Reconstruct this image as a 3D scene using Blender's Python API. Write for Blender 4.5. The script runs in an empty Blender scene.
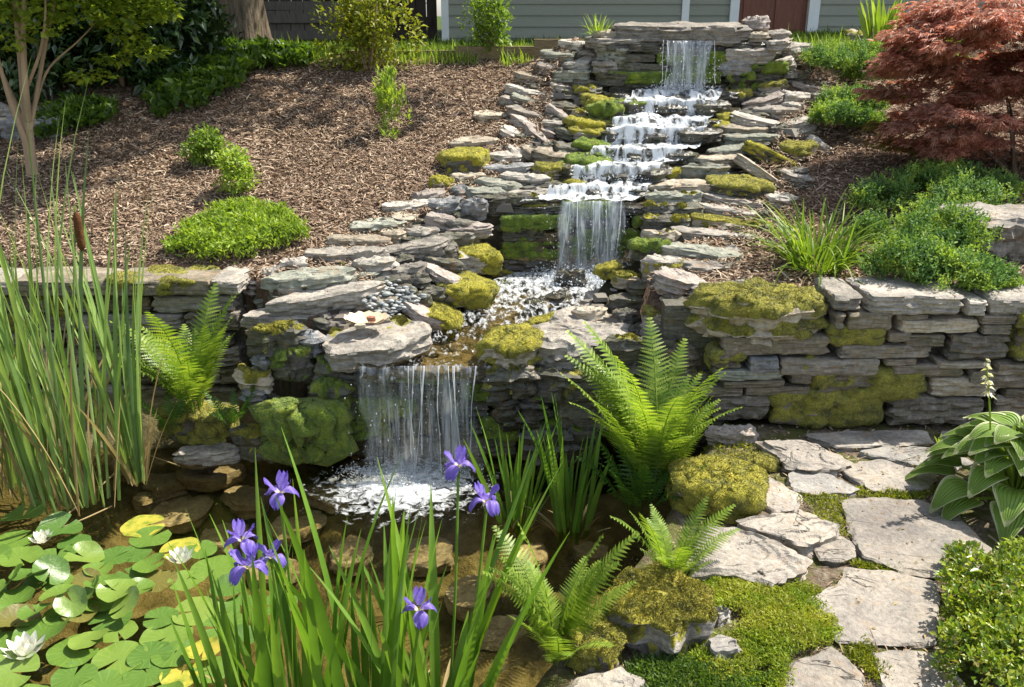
import bpy, math, random
import numpy as np
from mathutils import Matrix, Vector, Euler
S = bpy.context.scene
COL = S.collection
# ------------------------------------------------------------------ camera, sky, sun, exposure
PITCH = math.radians(20.0); FPX = 900.0; EYE = 1.6
cam = bpy.data.objects.new('camera', bpy.data.cameras.new('camera')); COL.objects.link(cam)
cam.location = (0, 0, EYE); cam.rotation_euler = (math.pi/2-PITCH, 0, 0)
cam.data.lens = FPX/1024*36; cam.data.sensor_width = 36; cam.data.clip_start = .05; cam.data.clip_end = 2000
S.camera = cam
SUN_DIR = Vector((.62, .30, 1.0)).normalized()
W = bpy.data.worlds.new('World'); S.world = W; W.use_nodes = True
nt = W.node_tree; nt.nodes.clear()
sk = nt.nodes.new('ShaderNodeTexSky'); sk.sky_type = 'NISHITA'; sk.sun_disc = False
sk.sun_elevation = math.asin(SUN_DIR.z); sk.sun_rotation = math.atan2(SUN_DIR.x, SUN_DIR.y)
sk.ozone_density = 1.0; sk.air_density = 1.0; sk.dust_density = 1.5
bg = nt.nodes.new('ShaderNodeBackground'); bg.inputs[1].default_value = .145
ow = nt.nodes.new('ShaderNodeOutputWorld')
hs_ = nt.nodes.new('ShaderNodeHueSaturation'); hs_.inputs['Saturation'].default_value = .62
nt.links.new(sk.outputs[0], hs_.inputs['Color']); nt.links.new(hs_.outputs[0], bg.inputs[0]); nt.links.new(bg.outputs[0], ow.inputs[0])
sl = bpy.data.lights.new('sun', 'SUN'); sl.energy = 5.0; sl.angle = math.radians(.5); sl.color = (1, .94, .83)
sun = bpy.data.objects.new('sun', sl); COL.objects.link(sun)
sun.rotation_euler = SUN_DIR.to_track_quat('Z', 'Y').to_euler(); sun.location = (6, 4, 10)
S.view_settings.view_transform = 'Standard'; S.view_settings.look = 'None'
S.view_settings.exposure = .97; S.view_settings.gamma = 1
S.render.engine = 'CYCLES'
S.cycles.max_bounces = 7; S.cycles.transparent_max_bounces = 14; S.cycles.diffuse_bounces = 3
S.cycles.transmission_bounces = 4; S.cycles.glossy_bounces = 3
S.cycles.caustics_reflective = False; S.cycles.caustics_refractive = False
S.cycles.use_denoising = True
# ------------------------------------------------------------------ pixel -> world helpers
cp, sp = math.cos(PITCH), math.sin(PITCH)
def ray(px, py):
    a = (px-512)/FPX; b = (343.5-py)/FPX
    return np.array([a, cp+b*sp, -sp+b*cp])
def at_y(px, py, Y):
    r = ray(px, py); k = Y/r[1]; return np.array([r[0]*k, Y, EYE+r[2]*k])
def at_z(px, py, z):
    r = ray(px, py); k = (z-EYE)/r[2]; return np.array([r[0]*k, r[1]*k, z])
def mpp(p):      # metres per pixel at a point
    return (p[1]*cp+(EYE-p[2])*sp)/FPX
# ------------------------------------------------------------------ noise
def _h(i, j, k, s):
    n = (i*374761393+j*668265263+k*2147483647+s*974634777) & 0xffffffff
    n = ((n ^ (n >> 13))*1274126177) & 0xffffffff
    n = ((n ^ (n >> 16))*2246822519) & 0xffffffff
    return ((n ^ (n >> 15)) & 0xffff)/65535.0
def vnoise(P, s=0):
    P = np.asarray(P, float); I = np.floor(P).astype(np.int64); f = P-I; f = f*f*(3-2*f)
    i, j, k = I[..., 0], I[..., 1], I[..., 2]; u, v, w = f[..., 0], f[..., 1], f[..., 2]
    r = 0
    for a in (0, 1):
        for b in (0, 1):
            for c in (0, 1):
                r = r + _h(i+a, j+b, k+c, s)*(u if a else 1-u)*(v if b else 1-v)*(w if c else 1-w)
    return r*2-1
def fbm(P, s=0, o=3):
    P = np.asarray(P, float); r = 0; a = 1.0; t = 0
    for q in range(o):
        r = r+a*vnoise(P*(2.03**q)+q*17.3, s+q); t += a; a *= .5
    return r/t
def n2(x, y, sc, s=0, o=3):
    x = np.asarray(x, float); y = np.asarray(y, float)*np.ones_like(x)
    return fbm(np.stack([x*sc, y*sc, np.zeros_like(x)+.37], -1), s, o)
def ss(a, b, x):
    t = np.clip((np.asarray(x, float)-a)/(b-a), 0, 1); return t*t*(3-2*t)
# ------------------------------------------------------------------ mesh helpers
def mk(name, V, F, mat=None, parent=None, smooth=True, sharp=None, loc=None, rot=None, attr=None):
    """V: (n,3); F: (m,k) array of one size, or list of such arrays / python lists"""
    me = bpy.data.meshes.new(name)
    V = np.asarray(V, np.float32)
    if isinstance(F, np.ndarray): F = [F]
    F = [np.asarray(f, np.int32) for f in F if len(f)]
    tot = sum(f.shape[0] for f in F); nl = sum(f.size for f in F)
    me.vertices.add(len(V)); me.vertices.foreach_set('co', V.ravel())
    me.loops.add(nl); me.polygons.add(tot)
    me.loops.foreach_set('vertex_index', np.concatenate([f.ravel() for f in F]))
    st = []; c = 0
    for f in F:
        st.append(c+np.arange(f.shape[0])*f.shape[1]); c += f.size
    me.polygons.foreach_set('loop_start', np.concatenate(st).astype(np.int32))
    me.update(calc_edges=True)
    if attr:
        for an, arr in attr.items():
            at = me.color_attributes.new(an, 'FLOAT_COLOR', 'POINT')
            at.data.foreach_set('color', np.asarray(arr, np.float32).ravel())
    me.polygons.foreach_set('use_smooth', np.full(tot, bool(smooth)))
    if sharp is not None: me.set_sharp_from_angle(angle=math.radians(sharp))
    if mat: me.materials.append(mat)
    o = bpy.data.objects.new(name, me); COL.objects.link(o)
    if parent: o.parent = parent
    if loc is not None: o.location = [float(q) for q in loc]
    if rot is not None: o.rotation_euler = rot
    return o
class MB:
    def __init__(s): s.V = []; s.Q = []; s.T = []; s.n = 0; s.A = []
    def add(s, V, F, A=None):
        V = np.asarray(V, float); F = np.asarray(F, int)
        s.V.append(V); (s.Q if F.shape[1] == 4 else s.T).append(F+s.n); s.n += len(V)
        if A is not None: s.A.append(A)
        return s
    def add2(s, V, Q, T):
        s.V.append(np.asarray(V, float))
        if len(Q): s.Q.append(np.asarray(Q, int)+s.n)
        if len(T): s.T.append(np.asarray(T, int)+s.n)
        s.n += len(V)
    def arr(s):
        F = []
        if s.Q: F.append(np.concatenate(s.Q))
        if s.T: F.append(np.concatenate(s.T))
        return np.concatenate(s.V), F
    def build(s, name, mat, parent=None, **k):
        V, F = s.arr()
        if s.A: k['attr'] = {'tint': np.concatenate(s.A)}
        return mk(name, V, F, mat, parent, **k)
def empty(name, loc=(0, 0, 0), rz=0):
    o = bpy.data.objects.new(name, None); COL.objects.link(o); o.location = [float(q) for q in loc]
    o.rotation_euler = (0, 0, rz); o.empty_display_size = .1; return o
def tag(o, label=None, cat=None, group=None, kind=None):
    if label: o['label'] = label
    if cat: o['category'] = cat
    if group: o['group'] = group
    if kind: o['kind'] = kind
    return o
def grid(nu, nv, wrap=False):
    q = []
    a = np.arange(nu-(0 if wrap else 1)); b = np.arange(nv-1)
    A, B = np.meshgrid(a, b, indexing='ij'); A = A.ravel(); B = B.ravel(); A2 = (A+1) % nu
    return np.stack([A*nv+B, A2*nv+B, A2*nv+B+1, A*nv+B+1], -1)
def tube(P, R, seg=6):
    P = np.asarray(P, float); n = len(P); R = np.ones(n)*np.asarray(R, float)
    T = np.gradient(P, axis=0); T /= np.linalg.norm(T, axis=1)[:, None]+1e-9
    up = np.array([0, 0, 1.]) if abs(T[:, 2]).mean() < .8 else np.array([1., 0, 0])
    A = np.cross(T, up); A /= np.linalg.norm(A, axis=1)[:, None]+1e-9; B = np.cross(T, A)
    a = np.arange(seg)*2*math.pi/seg
    V = P[None]+(np.cos(a)[:, None, None]*A[None]+np.sin(a)[:, None, None]*B[None])*R[None, :, None]
    return V.reshape(-1, 3), grid(seg, n, True)
def box(x0, x1, y0, y1, z0, z1):
    V = [(x, y, z) for x in (x0, x1) for y in (y0, y1) for z in (z0, z1)]
    return V, [(0, 1, 3, 2), (4, 6, 7, 5), (0, 4, 5, 1), (2, 3, 7, 6), (0, 2, 6, 4), (1, 5, 7, 3)]
def vnorm(V, F):
    N = np.zeros_like(V)
    for f in F:
        n = np.cross(V[f[:, 1]]-V[f[:, 0]], V[f[:, 2]]-V[f[:, 0]])
        for c in range(f.shape[1]): np.add.at(N, f[:, c], n)
    return N/(np.linalg.norm(N, axis=1)[:, None]+1e-12)
# ------------------------------------------------------------------ materials
def newmat(name):
    m = bpy.data.materials.new(name); m.use_nodes = True; t = m.node_tree; t.nodes.clear()
    return m, t, t.nodes.new('ShaderNodeOutputMaterial')
def N(t, typ, **k):
    n = t.nodes.new('ShaderNode'+typ)
    for a, b in k.items():
        if a[0] == '_': n.inputs[a[1:]].default_value = b
        else: setattr(n, a, b)
    return n
def L(t, a, b): t.links.new(a, b)
def ramp(t, src, stops):
    r = N(t, 'ValToRGB'); e = r.color_ramp.elements
    while len(e) < len(stops): e.new(.5)
    for q, (p, c) in zip(e, stops): q.position = p; q.color = (*c, 1) if len(c) == 3 else c
    L(t, src, r.inputs[0]); return r.outputs[0]
def noise(t, scale, det=4, rough=.55, vec=None, stretch=None, dist=0):
    n = N(t, 'TexNoise'); n.inputs['Scale'].default_value = scale; n.inputs['Detail'].default_value = det
    n.inputs['Roughness'].default_value = rough; n.inputs['Distortion'].default_value = dist
    if vec is None:
        g = N(t, 'NewGeometry'); vec = g.outputs['Position']
    if stretch is not None:
        mp = N(t, 'Mapping'); mp.inputs['Scale'].default_value = stretch; L(t, vec, mp.inputs[0]); vec = mp.outputs[0]
    L(t, vec, n.inputs['Vector']); return n.outputs[0]
def mix(t, f, a, b, mode='MIX'):
    m = N(t, 'Mix', data_type='RGBA', blend_type=mode)
    for s, v in ((m.inputs[0], f), (m.inputs[6], a), (m.inputs[7], b)):
        if hasattr(v, 'node'): L(t, v, s)
        elif isinstance(v, (int, float)): s.default_value = v
        else: s.default_value = (*v, 1)
    return m.outputs[2]
def math_(t, op, a, b=0., clamp=False):
    m = N(t, 'Math', operation=op, use_clamp=clamp)
    for s, v in ((m.inputs[0], a), (m.inputs[1], b)):
        if hasattr(v, 'node'): L(t, v, s)
        else: s.default_value = v
    return m.outputs[0]
def bump(t, h, dist, strength=1., nrm=None):
    b = N(t, 'Bump'); b.inputs['Strength'].default_value = strength; b.inputs['Distance'].default_value = dist
    L(t, h, b.inputs['Height'])
    if nrm: L(t, nrm, b.inputs['Normal'])
    return b.outputs[0]
def stone_mat(name, c0, c1, c2, rough=.8, lichen=.25, mossy=0., wet=False, cracks=0.):
    m, t, o = newmat(name)
    oi = N(t, 'ObjectInfo'); g = N(t, 'NewGeometry')
    big = noise(t, 5, 5, .6); fine = noise(t, 60, 6, .65); strat = noise(t, 14, 5, .6, stretch=(.6, .6, 7))
    col = mix(t, ramp(t, big, [(.35, (0, 0, 0)), (.65, (1, 1, 1))]), c0, c1)
    col = mix(t, ramp(t, strat, [(.42, (0, 0, 0)), (.62, (1, 1, 1))]), col, c2)
    v = math_(t, 'MULTIPLY_ADD', oi.outputs['Random'], .5); v.node.inputs[2].default_value = .74
    col = mix(t, 1., col, mix(t, 1., (1, 1, 1), v, 'MULTIPLY'), 'MULTIPLY')
    f2 = ramp(t, fine, [(.3, (.55, .55, .55)), (.55, (1, 1, 1)), (.75, (1.25, 1.25, 1.25))])
    col = mix(t, .8, col, f2, 'MULTIPLY')
    iron = noise(t, 9, 4, .6, dist=1.5)
    col = mix(t, math_(t, 'MULTIPLY', ramp(t, iron, [(.56, (0, 0, 0)), (.72, (1, 1, 1))]), .45), col, (.30, .19, .10))
    crk = None
    if cracks:
        st_ = noise(t, 3.2, 4, .6, dist=.6); col = mix(t, .55, col, ramp(t, st_, [(.35, (.62, .60, .62)), (.5, (1, 1, 1)), (.66, (1.12, 1.08, 1.0))]), 'MULTIPLY')
        cn = noise(t, 2.6, 5, .5, dist=1.2, stretch=(1, 1.9, 1)); ab = math_(t, 'ABSOLUTE', math_(t, 'SUBTRACT', cn, .5)); gate = ramp(t, noise(t, 4.1, 2), [(.50, (0, 0, 0)), (.58, (1, 1, 1))])
        crk = math_(t, 'MULTIPLY', ramp(t, ab, [(0., (1, 1, 1)), (.006, (0, 0, 0))]), gate); col = mix(t, math_(t, 'MULTIPLY', crk, cracks), col, (.07, .06, .05))
    if lichen:
        ln = noise(t, 23, 6, .7)
        col = mix(t, math_(t, 'MULTIPLY', ramp(t, ln, [(.58, (0, 0, 0)), (.66, (1, 1, 1))]), lichen), col, (.52, .52, .45))
    if mossy:
        mn = noise(t, 11, 6, .65); 
        col = mix(t, math_(t, 'MULTIPLY', ramp(t, mn, [(.45, (0, 0, 0)), (.6, (1, 1, 1))]), mossy), col, (.075, .085, .018))
    p = N(t, 'BsdfPrincipled'); L(t, col, p.inputs['Base Color'])
    p.inputs['Specular IOR Level'].default_value = .5 if wet else .25
    p.inputs['Roughness'].default_value = .18 if wet else rough
    h = math_(t, 'ADD', math_(t, 'MULTIPLY', fine, .45), math_(t, 'MULTIPLY', strat, .55)); h = math_(t, 'ADD', h, math_(t, 'MULTIPLY', noise(t, 19, 4, .6), .7))
    h = math_(t, 'ADD', h, math_(t, 'MULTIPLY', noise(t, 180, 3, .6), .18))
    if crk is not None: h = math_(t, 'SUBTRACT', h, math_(t, 'MULTIPLY', crk, .8))
    L(t, bump(t, h, .012 if not wet else .01), p.inputs['Normal'])
    L(t, p.outputs[0], o.inputs[0]); return m
def leaf_mat(name, cols, trans=.4, rough=.45, spec=.35, vein=False, tcol=None, cols2=None):
    m, t, o = newmat(name); g = N(t, 'NewGeometry')
    n = len(cols); col = ramp(t, g.outputs['Random Per Island'], [(i/(n-1) if n > 1 else 0, c) for i, c in enumerate(cols)])
    if cols2:
        n = len(cols2); c2 = ramp(t, g.outputs['Random Per Island'], [(i/(n-1), c) for i, c in enumerate(cols2)]); col = mix(t, ramp(t, noise(t, 7, 3, .6), [(.47, (0, 0, 0)), (.56, (1, 1, 1))]), col, c2)
    big = noise(t, 6, 3, .6)
    col = mix(t, 1., col, ramp(t, big, [(.3, (.7, .75, .7)), (.7, (1.2, 1.15, 1.1))]), 'MULTIPLY')
    p = N(t, 'BsdfPrincipled'); L(t, col, p.inputs['Base Color']); p.inputs['Roughness'].default_value = rough
    p.inputs['Specular IOR Level'].default_value = spec
    tr = N(t, 'BsdfTranslucent')
    L(t, mix(t, 1., col, tcol or (1.5, 1.5, .6), 'MULTIPLY'), tr.inputs[0])
    mx = N(t, 'MixShader'); mx.inputs[0].default_value = trans
    L(t, p.outputs[0], mx.inputs[1]); L(t, tr.outputs[0], mx.inputs[2]); L(t, mx.outputs[0], o.inputs[0]); return m
def simple_mat(name, c, rough=.7, spec=.3, var=.25, sc=20, bm=.004, stretch=None):
    m, t, o = newmat(name); nn = noise(t, sc, 5, .6, stretch=stretch)
    col = mix(t, 1., c, ramp(t, nn, [(.3, (1-var,)*3), (.7, (1+var,)*3)]), 'MULTIPLY')
    p = N(t, 'BsdfPrincipled'); L(t, col, p.inputs['Base Color']); p.inputs['Roughness'].default_value = rough
    p.inputs['Specular IOR Level'].default_value = spec
    if bm: L(t, bump(t, nn, bm), p.inputs['Normal'])
    L(t, p.outputs[0], o.inputs[0]); return m
def island_mat(name, cols, rough=.8, spec=.2):
    m, t, o = newmat(name); g = N(t, 'NewGeometry'); n = len(cols)
    col = ramp(t, g.outputs['Random Per Island'], [(i/(n-1), c) for i, c in enumerate(cols)])
    p = N(t, 'BsdfPrincipled'); L(t, col, p.inputs['Base Color']); p.inputs['Roughness'].default_value = rough
    p.inputs['Specular IOR Level'].default_value = spec; L(t, p.outputs[0], o.inputs[0]); return m
M = {}
M['grey'] = stone_mat('slate_grey', (.275, .25, .215), (.18, .165, .145), (.36, .325, .275))
M['pale'] = stone_mat('slate_pale', (.38, .345, .295), (.27, .25, .22), (.44, .405, .345), lichen=.15)
M['blue'] = stone_mat('slate_blue', (.20, .205, .21), (.15, .155, .16), (.28, .28, .27))
M['tan'] = stone_mat('slate_tan', (.36, .30, .22), (.27, .23, .17), (.42, .37, .29))
M['pink'] = stone_mat('slate_pink', (.33, .28, .245), (.25, .215, .19), (.40, .35, .305))
M['green'] = stone_mat('slate_green', (.25, .26, .21), (.19, .20, .16), (.33, .33, .27))
M['dark'] = stone_mat('slate_damp_shade', (.10, .095, .08), (.07, .065, .055), (.15, .14, .115), mossy=.35, rough=.55)  # damp slate; its dark tone also paints shade on some stones and gaps
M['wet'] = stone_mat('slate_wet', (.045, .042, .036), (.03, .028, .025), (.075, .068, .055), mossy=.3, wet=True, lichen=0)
M['wall'] = stone_mat('wall_slate', (.19, .155, .115), (.12, .105, .085), (.26, .215, .165), mossy=.3)
M['wallblue'] = stone_mat('wall_slate_blue', (.185, .16, .13), (.125, .11, .09), (.25, .22, .18), mossy=.15)
M['flag'] = stone_mat('flagstone', (.29, .26, .225), (.235, .215, .19), (.33, .295, .25), lichen=.1, cracks=.9)
M['flagpale'] = stone_mat('flagstone_pale', (.345, .325, .295), (.28, .265, .245), (.38, .36, .32), lichen=.1, cracks=.7)
M['algae'] = stone_mat('slate_algae', (.20, .155, .06), (.12, .10, .04), (.26, .20, .09), rough=.4, lichen=0, mossy=.2)
def moss_mat(name, a, b, c):
    m, t, o = newmat(name)
    n1 = noise(t, 18, 5, .65); n2_ = noise(t, 160, 4, .7)
    col = ramp(t, n1, [(.32, a), (.5, b), (.68, c)])
    col = mix(t, .9, col, ramp(t, n2_, [(.3, (.45, .45, .45)), (.6, (1.2, 1.2, 1.2))]), 'MULTIPLY')
    p = N(t, 'BsdfPrincipled'); L(t, col, p.inputs['Base Color']); p.inputs['Roughness'].default_value = .95
    p.inputs['Specular IOR Level'].default_value = .05; p.inputs['Sheen Weight'].default_value = .2
    h = math_(t, 'ADD', n2_, math_(t, 'MULTIPLY', noise(t, 55, 3, .6), 1.2))
    L(t, bump(t, h, .014), p.inputs['Normal']); L(t, p.outputs[0], o.inputs[0]); return m
M['moss'] = moss_mat('moss_yellow', (.15, .15, .015), (.36, .33, .022), (.50, .43, .04))
M['mossg'] = moss_mat('moss_green', (.07, .11, .012), (.17, .25, .018), (.30, .34, .03))
M['mossd'] = moss_mat('moss_dull', (.12, .12, .02), (.30, .28, .03), (.42, .37, .05))
# ------------------------------------------------------------------ the lie of the land
def _it(y, ys, vs): return np.interp(y, ys, vs)
SY = [3.40, 3.6, 3.75, 3.9, 4.1, 4.25, 4.6, 4.95, 5.3, 6.0, 6.6]
SX = [-.37, -.26, -.13, -.02, .07, .12, .33, .58, .80, 1.08, 1.12]
SWY = [3.4, 3.6, 3.75, 3.9, 4.1, 4.3, 4.56, 4.64, 4.95, 5.3, 5.75, 5.88, 6.08, 6.3, 6.6]
SW = [.30, .30, .31, .27, .27, .38, .40, .26, .27, .33, .33, .42, .42, .30, .26]
WWY = [3.4, 3.6, 3.75, 3.9, 4.1, 4.3, 4.6, 4.95, 5.3, 6.0, 6.6]; WW = [.27, .29, .32, .29, .29, .34, .30, .24, .30, .29, .24]
def ww(y): return np.interp(y, WWY, WW)
BZY = [3.3, 4.58, 4.64, 4.66, 6.02, 6.03, 7]
STEPS = [(4.62, .69), (4.78, .73), (4.93, .81), (5.15, .875), (5.40, .965), (5.52, 1.005), (5.74, 1.09), (5.9, 1.13), (6.10, 1.44)]
def xc(y): return _it(y, SY, SX)
def hw(y): return _it(y, SWY, SW)
def zbed(y):
    y = np.asarray(y, float); z = .235+.07*ss(3.4, 4.5, y)
    for (a, b) in STEPS: z = np.where(y > a, b, z)
    return z
PB = [(py_, 343.5-py_) for py_ in (0,)]
_bp = [(40, 6.3), (60, 6.15), (88, 6.0), (110, 5.75), (130, 5.5), (160, 5.15), (200, 4.7), (240, 4.35), (285, 3.95), (330, 3.62), (362, 3.48)]
_bY = [b for a, b in _bp][::-1]; _bZ = [float(at_y(512, a, b)[2]) for a, b in _bp][::-1]
def zbank(y): return np.interp(y, _bY, _bZ)
WX = [-8, -1.35, -1.15, -.9, -.7, .5, .8, 8]; WY = [4.0, 3.95, 3.82, 3.62, 3.5, 3.5, 3.42, 3.40]
def ywall(x): return np.interp(x, WX, WY)
_sh = [at_z(a, b, -.1) for a, b in ((730, 430), (700, 470), (672, 520), (650, 560), (600, 625), (545, 690), (470, 800))]
_shY = [p[1] for p in _sh][::-1]; _shX = [p[0] for p in _sh][::-1]
def xshore(y): return np.interp(y, _shY, _shX)
POND_Z = -.20
def H(x, y):
    x = np.asarray(x, float); y = np.asarray(y, float)
    top = np.where(x > 0, 1.31+.10*ss(1, 4, x), 1.30)
    hill = np.minimum(.45+(y-3.94)*.287, top)
    hill = np.where(y > 6.9, top, hill)
    hill = hill+.025*n2(x, y, 1.3, 5)*ss(4, 4.6, y)+.012*n2(x, y, 6, 9)
    hill = np.where(x > .6, np.maximum(hill, .50+.10*(y-3.5)), hill)
    dst = np.abs(x-xc(y))-hw(y)
    b = zbank(np.minimum(y, 6.3))
    reach = 1-ss(.35, .95, dst)
    back = 1-ss(6.45, 6.95, y)
    base = np.where(b > hill, hill+(b-hill)*reach*back, hill)
    bed = zbed(y)-.035
    k = ss(.0, .13, dst)
    up = bed+(base-bed)*k
    up = np.where((y < 6.5), up, base)
    # in front of the wall line
    pond = -.50+.10*n2(x, y, 2.2, 3)+.05*n2(x, y, 8, 4)+.13*ss(3.0, 3.5, y)
    ledge = ss(-.75, -1.15, -(-x)) if False else ss(.75, 1.15, -x)
    pond = pond+ledge*ss(3.40, 3.75, y)*.34
    pond = pond+ss(-.15, .12, x-xshore(y)+.0)*.0
    path = 0+.012*n2(x, y, 5, 7)
    kk = ss(-.20, .05, x-xshore(y))
    front = pond+(path-pond)*kk
    yw = ywall(x)
    return front+(up-front)*ss(.09, .14, y-yw)
def hit(px, py, t0=1.2):
    r = ray(px, py); o = np.array([0, 0, EYE]); ts = np.linspace(t0, 14, 2600)
    P = o[None]+r[None]*ts[:, None]; d = P[:, 2]-H(P[:, 0], P[:, 1])
    i = int(np.argmax(d < 0)) if (d < 0).any() else len(ts)-1
    return P[i]
def build_ground():
    xs = np.concatenate([-np.geomspace(400, 4.6, 22), np.arange(-4.5, 4.5, .03), np.geomspace(4.6, 400, 22)])
    ys = np.concatenate([[-400, -100, -30, -8, -2, 0, .8], np.arange(1.3, 7.6, .03), np.arange(7.7, 12, .2), np.geomspace(12.5, 900, 22)])
    X, Y = np.meshgrid(xs, ys, indexing='ij'); x = X.ravel(); y = Y.ravel()
    z = H(x, y)
    dst = np.abs(x-xc(y))-hw(y)
    bank = (1-ss(.5, .9, dst))*ss(3.5, 3.6, y)*(1-ss(6.4, 6.7, y))
    z = z-.05*bank*ss(.0, .1, dst)
    front = y < ywall(x)+.12
    lawn = ss(6.75, 6.95, y+.12*n2(x, y, 3, 2)+.25*ss(-2.2, -3, x)*0)
    lawn = np.where(x > 2.2, ss(7.0, 7.3, y), lawn)
    pond = np.where(front & (x < xshore(y)+.02), 1., 0.)
    path = np.where(front & (x >= xshore(y)+.02), 1., 0.)
    A = np.stack([lawn, pond, path, np.ones_like(x)], -1)
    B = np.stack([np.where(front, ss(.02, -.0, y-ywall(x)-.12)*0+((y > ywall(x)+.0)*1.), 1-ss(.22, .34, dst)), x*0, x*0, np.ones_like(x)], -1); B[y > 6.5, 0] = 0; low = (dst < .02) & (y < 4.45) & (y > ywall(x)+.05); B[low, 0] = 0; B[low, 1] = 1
    m, t, o = newmat('ground_soil')
    a = N(t, 'Attribute', attribute_name='zone'); sep = N(t, 'SeparateColor'); L(t, a.outputs['Color'], sep.inputs[0])
    n1 = noise(t, 30, 6, .7); n2_ = noise(t, 3, 4, .6); nb = noise(t, 9, 5, .6)
    mul = ramp(t, n1, [(.3, (.05, .032, .022)), (.5, (.15, .095, .065)), (.7, (.28, .19, .14))])
    grs = ramp(t, n1, [(.3, (.03, .05, .012)), (.7, (.08, .12, .02))])
    pnd = ramp(t, nb, [(.3, (.07, .06, .028)), (.5, (.17, .145, .07)), (.7, (.28, .24, .125))])
    pth = ramp(t, n1, [(.3, (.07, .055, .035)), (.5, (.17, .13, .09)), (.68, (.30, .25, .19))])
    pth = mix(t, math_(t, 'MULTIPLY', ramp(t, nb, [(.45, (0, 0, 0)), (.55, (1, 1, 1))]), .7), pth, (.10, .12, .02))
    c = mix(t, sep.outputs[0], mul, grs); c = mix(t, sep.outputs[1], c, pnd); c = mix(t, sep.outputs[2], c, pth)
    a2 = N(t, 'Attribute', attribute_name='bank'); s2 = N(t, 'SeparateColor'); L(t, a2.outputs['Color'], s2.inputs[0])
    c = mix(t, s2.outputs[1], c, ramp(t, nb, [(.3, (.07, .055, .022)), (.5, (.17, .135, .06)), (.7, (.28, .22, .11))]))
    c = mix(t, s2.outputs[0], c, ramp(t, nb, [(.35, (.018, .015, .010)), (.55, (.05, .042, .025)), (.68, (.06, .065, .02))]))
    p = N(t, 'BsdfPrincipled'); L(t, c, p.inputs['Base Color']); p.inputs['Roughness'].default_value = .9
    p.inputs['Specular IOR Level'].default_value = .1
    L(t, bump(t, n1, .03), p.inputs['Normal']); L(t, p.outputs[0], o.inputs[0])
    g = mk('ground', np.stack([x, y, z], -1), grid(len(xs), len(ys)), m, attr={'zone': A, 'bank': B})
    tag(g, kind='structure')
build_ground()
# ------------------------------------------------------------------ stones
def stone_arr(w, d, t, seed, n=40, Ls=7, Rr=6, boxy=0., under=.15, flake=.22, poly=None, jag=1.):
    r = np.random.default_rng(seed)
    if poly is None:
        K = int(r.integers(6, 10)); an = (np.arange(K)+r.uniform(-.33, .33, K))*2*math.pi/K+r.uniform(0, 6)
        p = 2.4+boxy*8
        c, s = np.cos(an), np.sin(an); q = (np.abs(c)**p+np.abs(s)**p)**(-1/p)*r.uniform(.9-.0*boxy, 1.06, K)
        pts = np.stack([c*q*w/2, s*q*d/2], -1)
        if boxy > .5:
            pts = np.array([(-1, -1), (-.2, -1.04), (.5, -1.0), (1, -.97), (1.02, .8), (0, 1), (-1, .85)])*np.array([w/2, d/2])*r.uniform(.94, 1.02, (7, 2))
        pts /= np.array([(pts[:, 0].max()-pts[:, 0].min())/w, (pts[:, 1].max()-pts[:, 1].min())/d])
        pts -= (pts.max(0)+pts.min(0))/2
    else: pts = np.asarray(poly, float)
    nx = np.roll(pts, -1, 0); ln = np.linalg.norm(nx-pts, axis=1); cum = np.concatenate([[0], np.cumsum(ln)])
    sp_ = np.linspace(0, cum[-1], n, endpoint=False); idx = np.searchsorted(cum, sp_, 'right')-1; f = (sp_-cum[idx])/ln[idx]
    O = pts[idx]*(1-f[:, None])+nx[idx]*f[:, None]
    O = O+(np.roll(O, 1, 0)+np.roll(O, -1, 0)-2*O)*.18
    lam = .05 if boxy > .5 else .16; per = cum[-1]; ph = np.arange(n)/n*2*math.pi
    cir = np.stack([np.cos(ph), np.sin(ph)], -1)*per/6.28
    Z3 = lambda z, sc, o: fbm(np.concatenate([cir*sc, np.full((n, 1), z)], 1)+seed*3.1, 1, o)
    O = O*(1+jag*.04*Z3(0, 9/ max(per, .2)*2, 3)[:, None])
    rad = O/(np.linalg.norm(O, axis=1)[:, None]+1e-9)
    rings = []
    wob = Z3(9.7, 5, 2)*.06*t
    for l in range(Ls):
        u = l/(Ls-1)
        off = t*(r.uniform(0, lam)+.28*Z3(u*Ls*.9, 22, 2)+under*(1-u)**2*1.2)
        if l == Ls-1: off = off+.10*t
        if l == 0: off = off+.12*t
        xy = O-rad*np.clip(off, -.1*t, .9*t)[:, None]
        zz = t*(u if l < Ls-1 else .965)+wob*(u > .3)+.05*t*Z3(u*4+3, 14, 2)*(0 < l < Ls-1)
        rings.append(np.concatenate([xy, np.reshape(zz+np.zeros(n), (n, 1))], 1))
    topo = rings[-1]
    for s in np.linspace(.955, .12, Rr)**1.0:
        xy = topo[:, :2]*s
        fl = fbm(np.stack([xy[:, 0]*3.2/max(w, d), xy[:, 1]*3.2/max(w, d), np.zeros(n)], -1)*2.2+seed*1.7, 3, 3)
        q = np.floor(fl*4)/4
        zz = t*1.0+wob*s+flake*t*q*.8+.03*t*fl
        rings.append(np.concatenate([xy, zz[:, None]], 1))
    R = len(rings); V = np.stack(rings, 1).reshape(-1, 3)
    Q = grid(n, R, True)
    ct = np.array([[*V[(np.arange(n)*R+R-1), :2].mean(0), V[np.arange(n)*R+R-1, 2].mean()], [0, 0, 0.0]])
    V = np.concatenate([V, ct]); a = np.arange(n); b = (a+1) % n
    T = np.concatenate([np.stack([a*R+R-1, b*R+R-1, np.full(n, n*R)], -1), np.stack([b*R, a*R, np.full(n, n*R+1)], -1)])
    return V, [Q, T]
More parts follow.
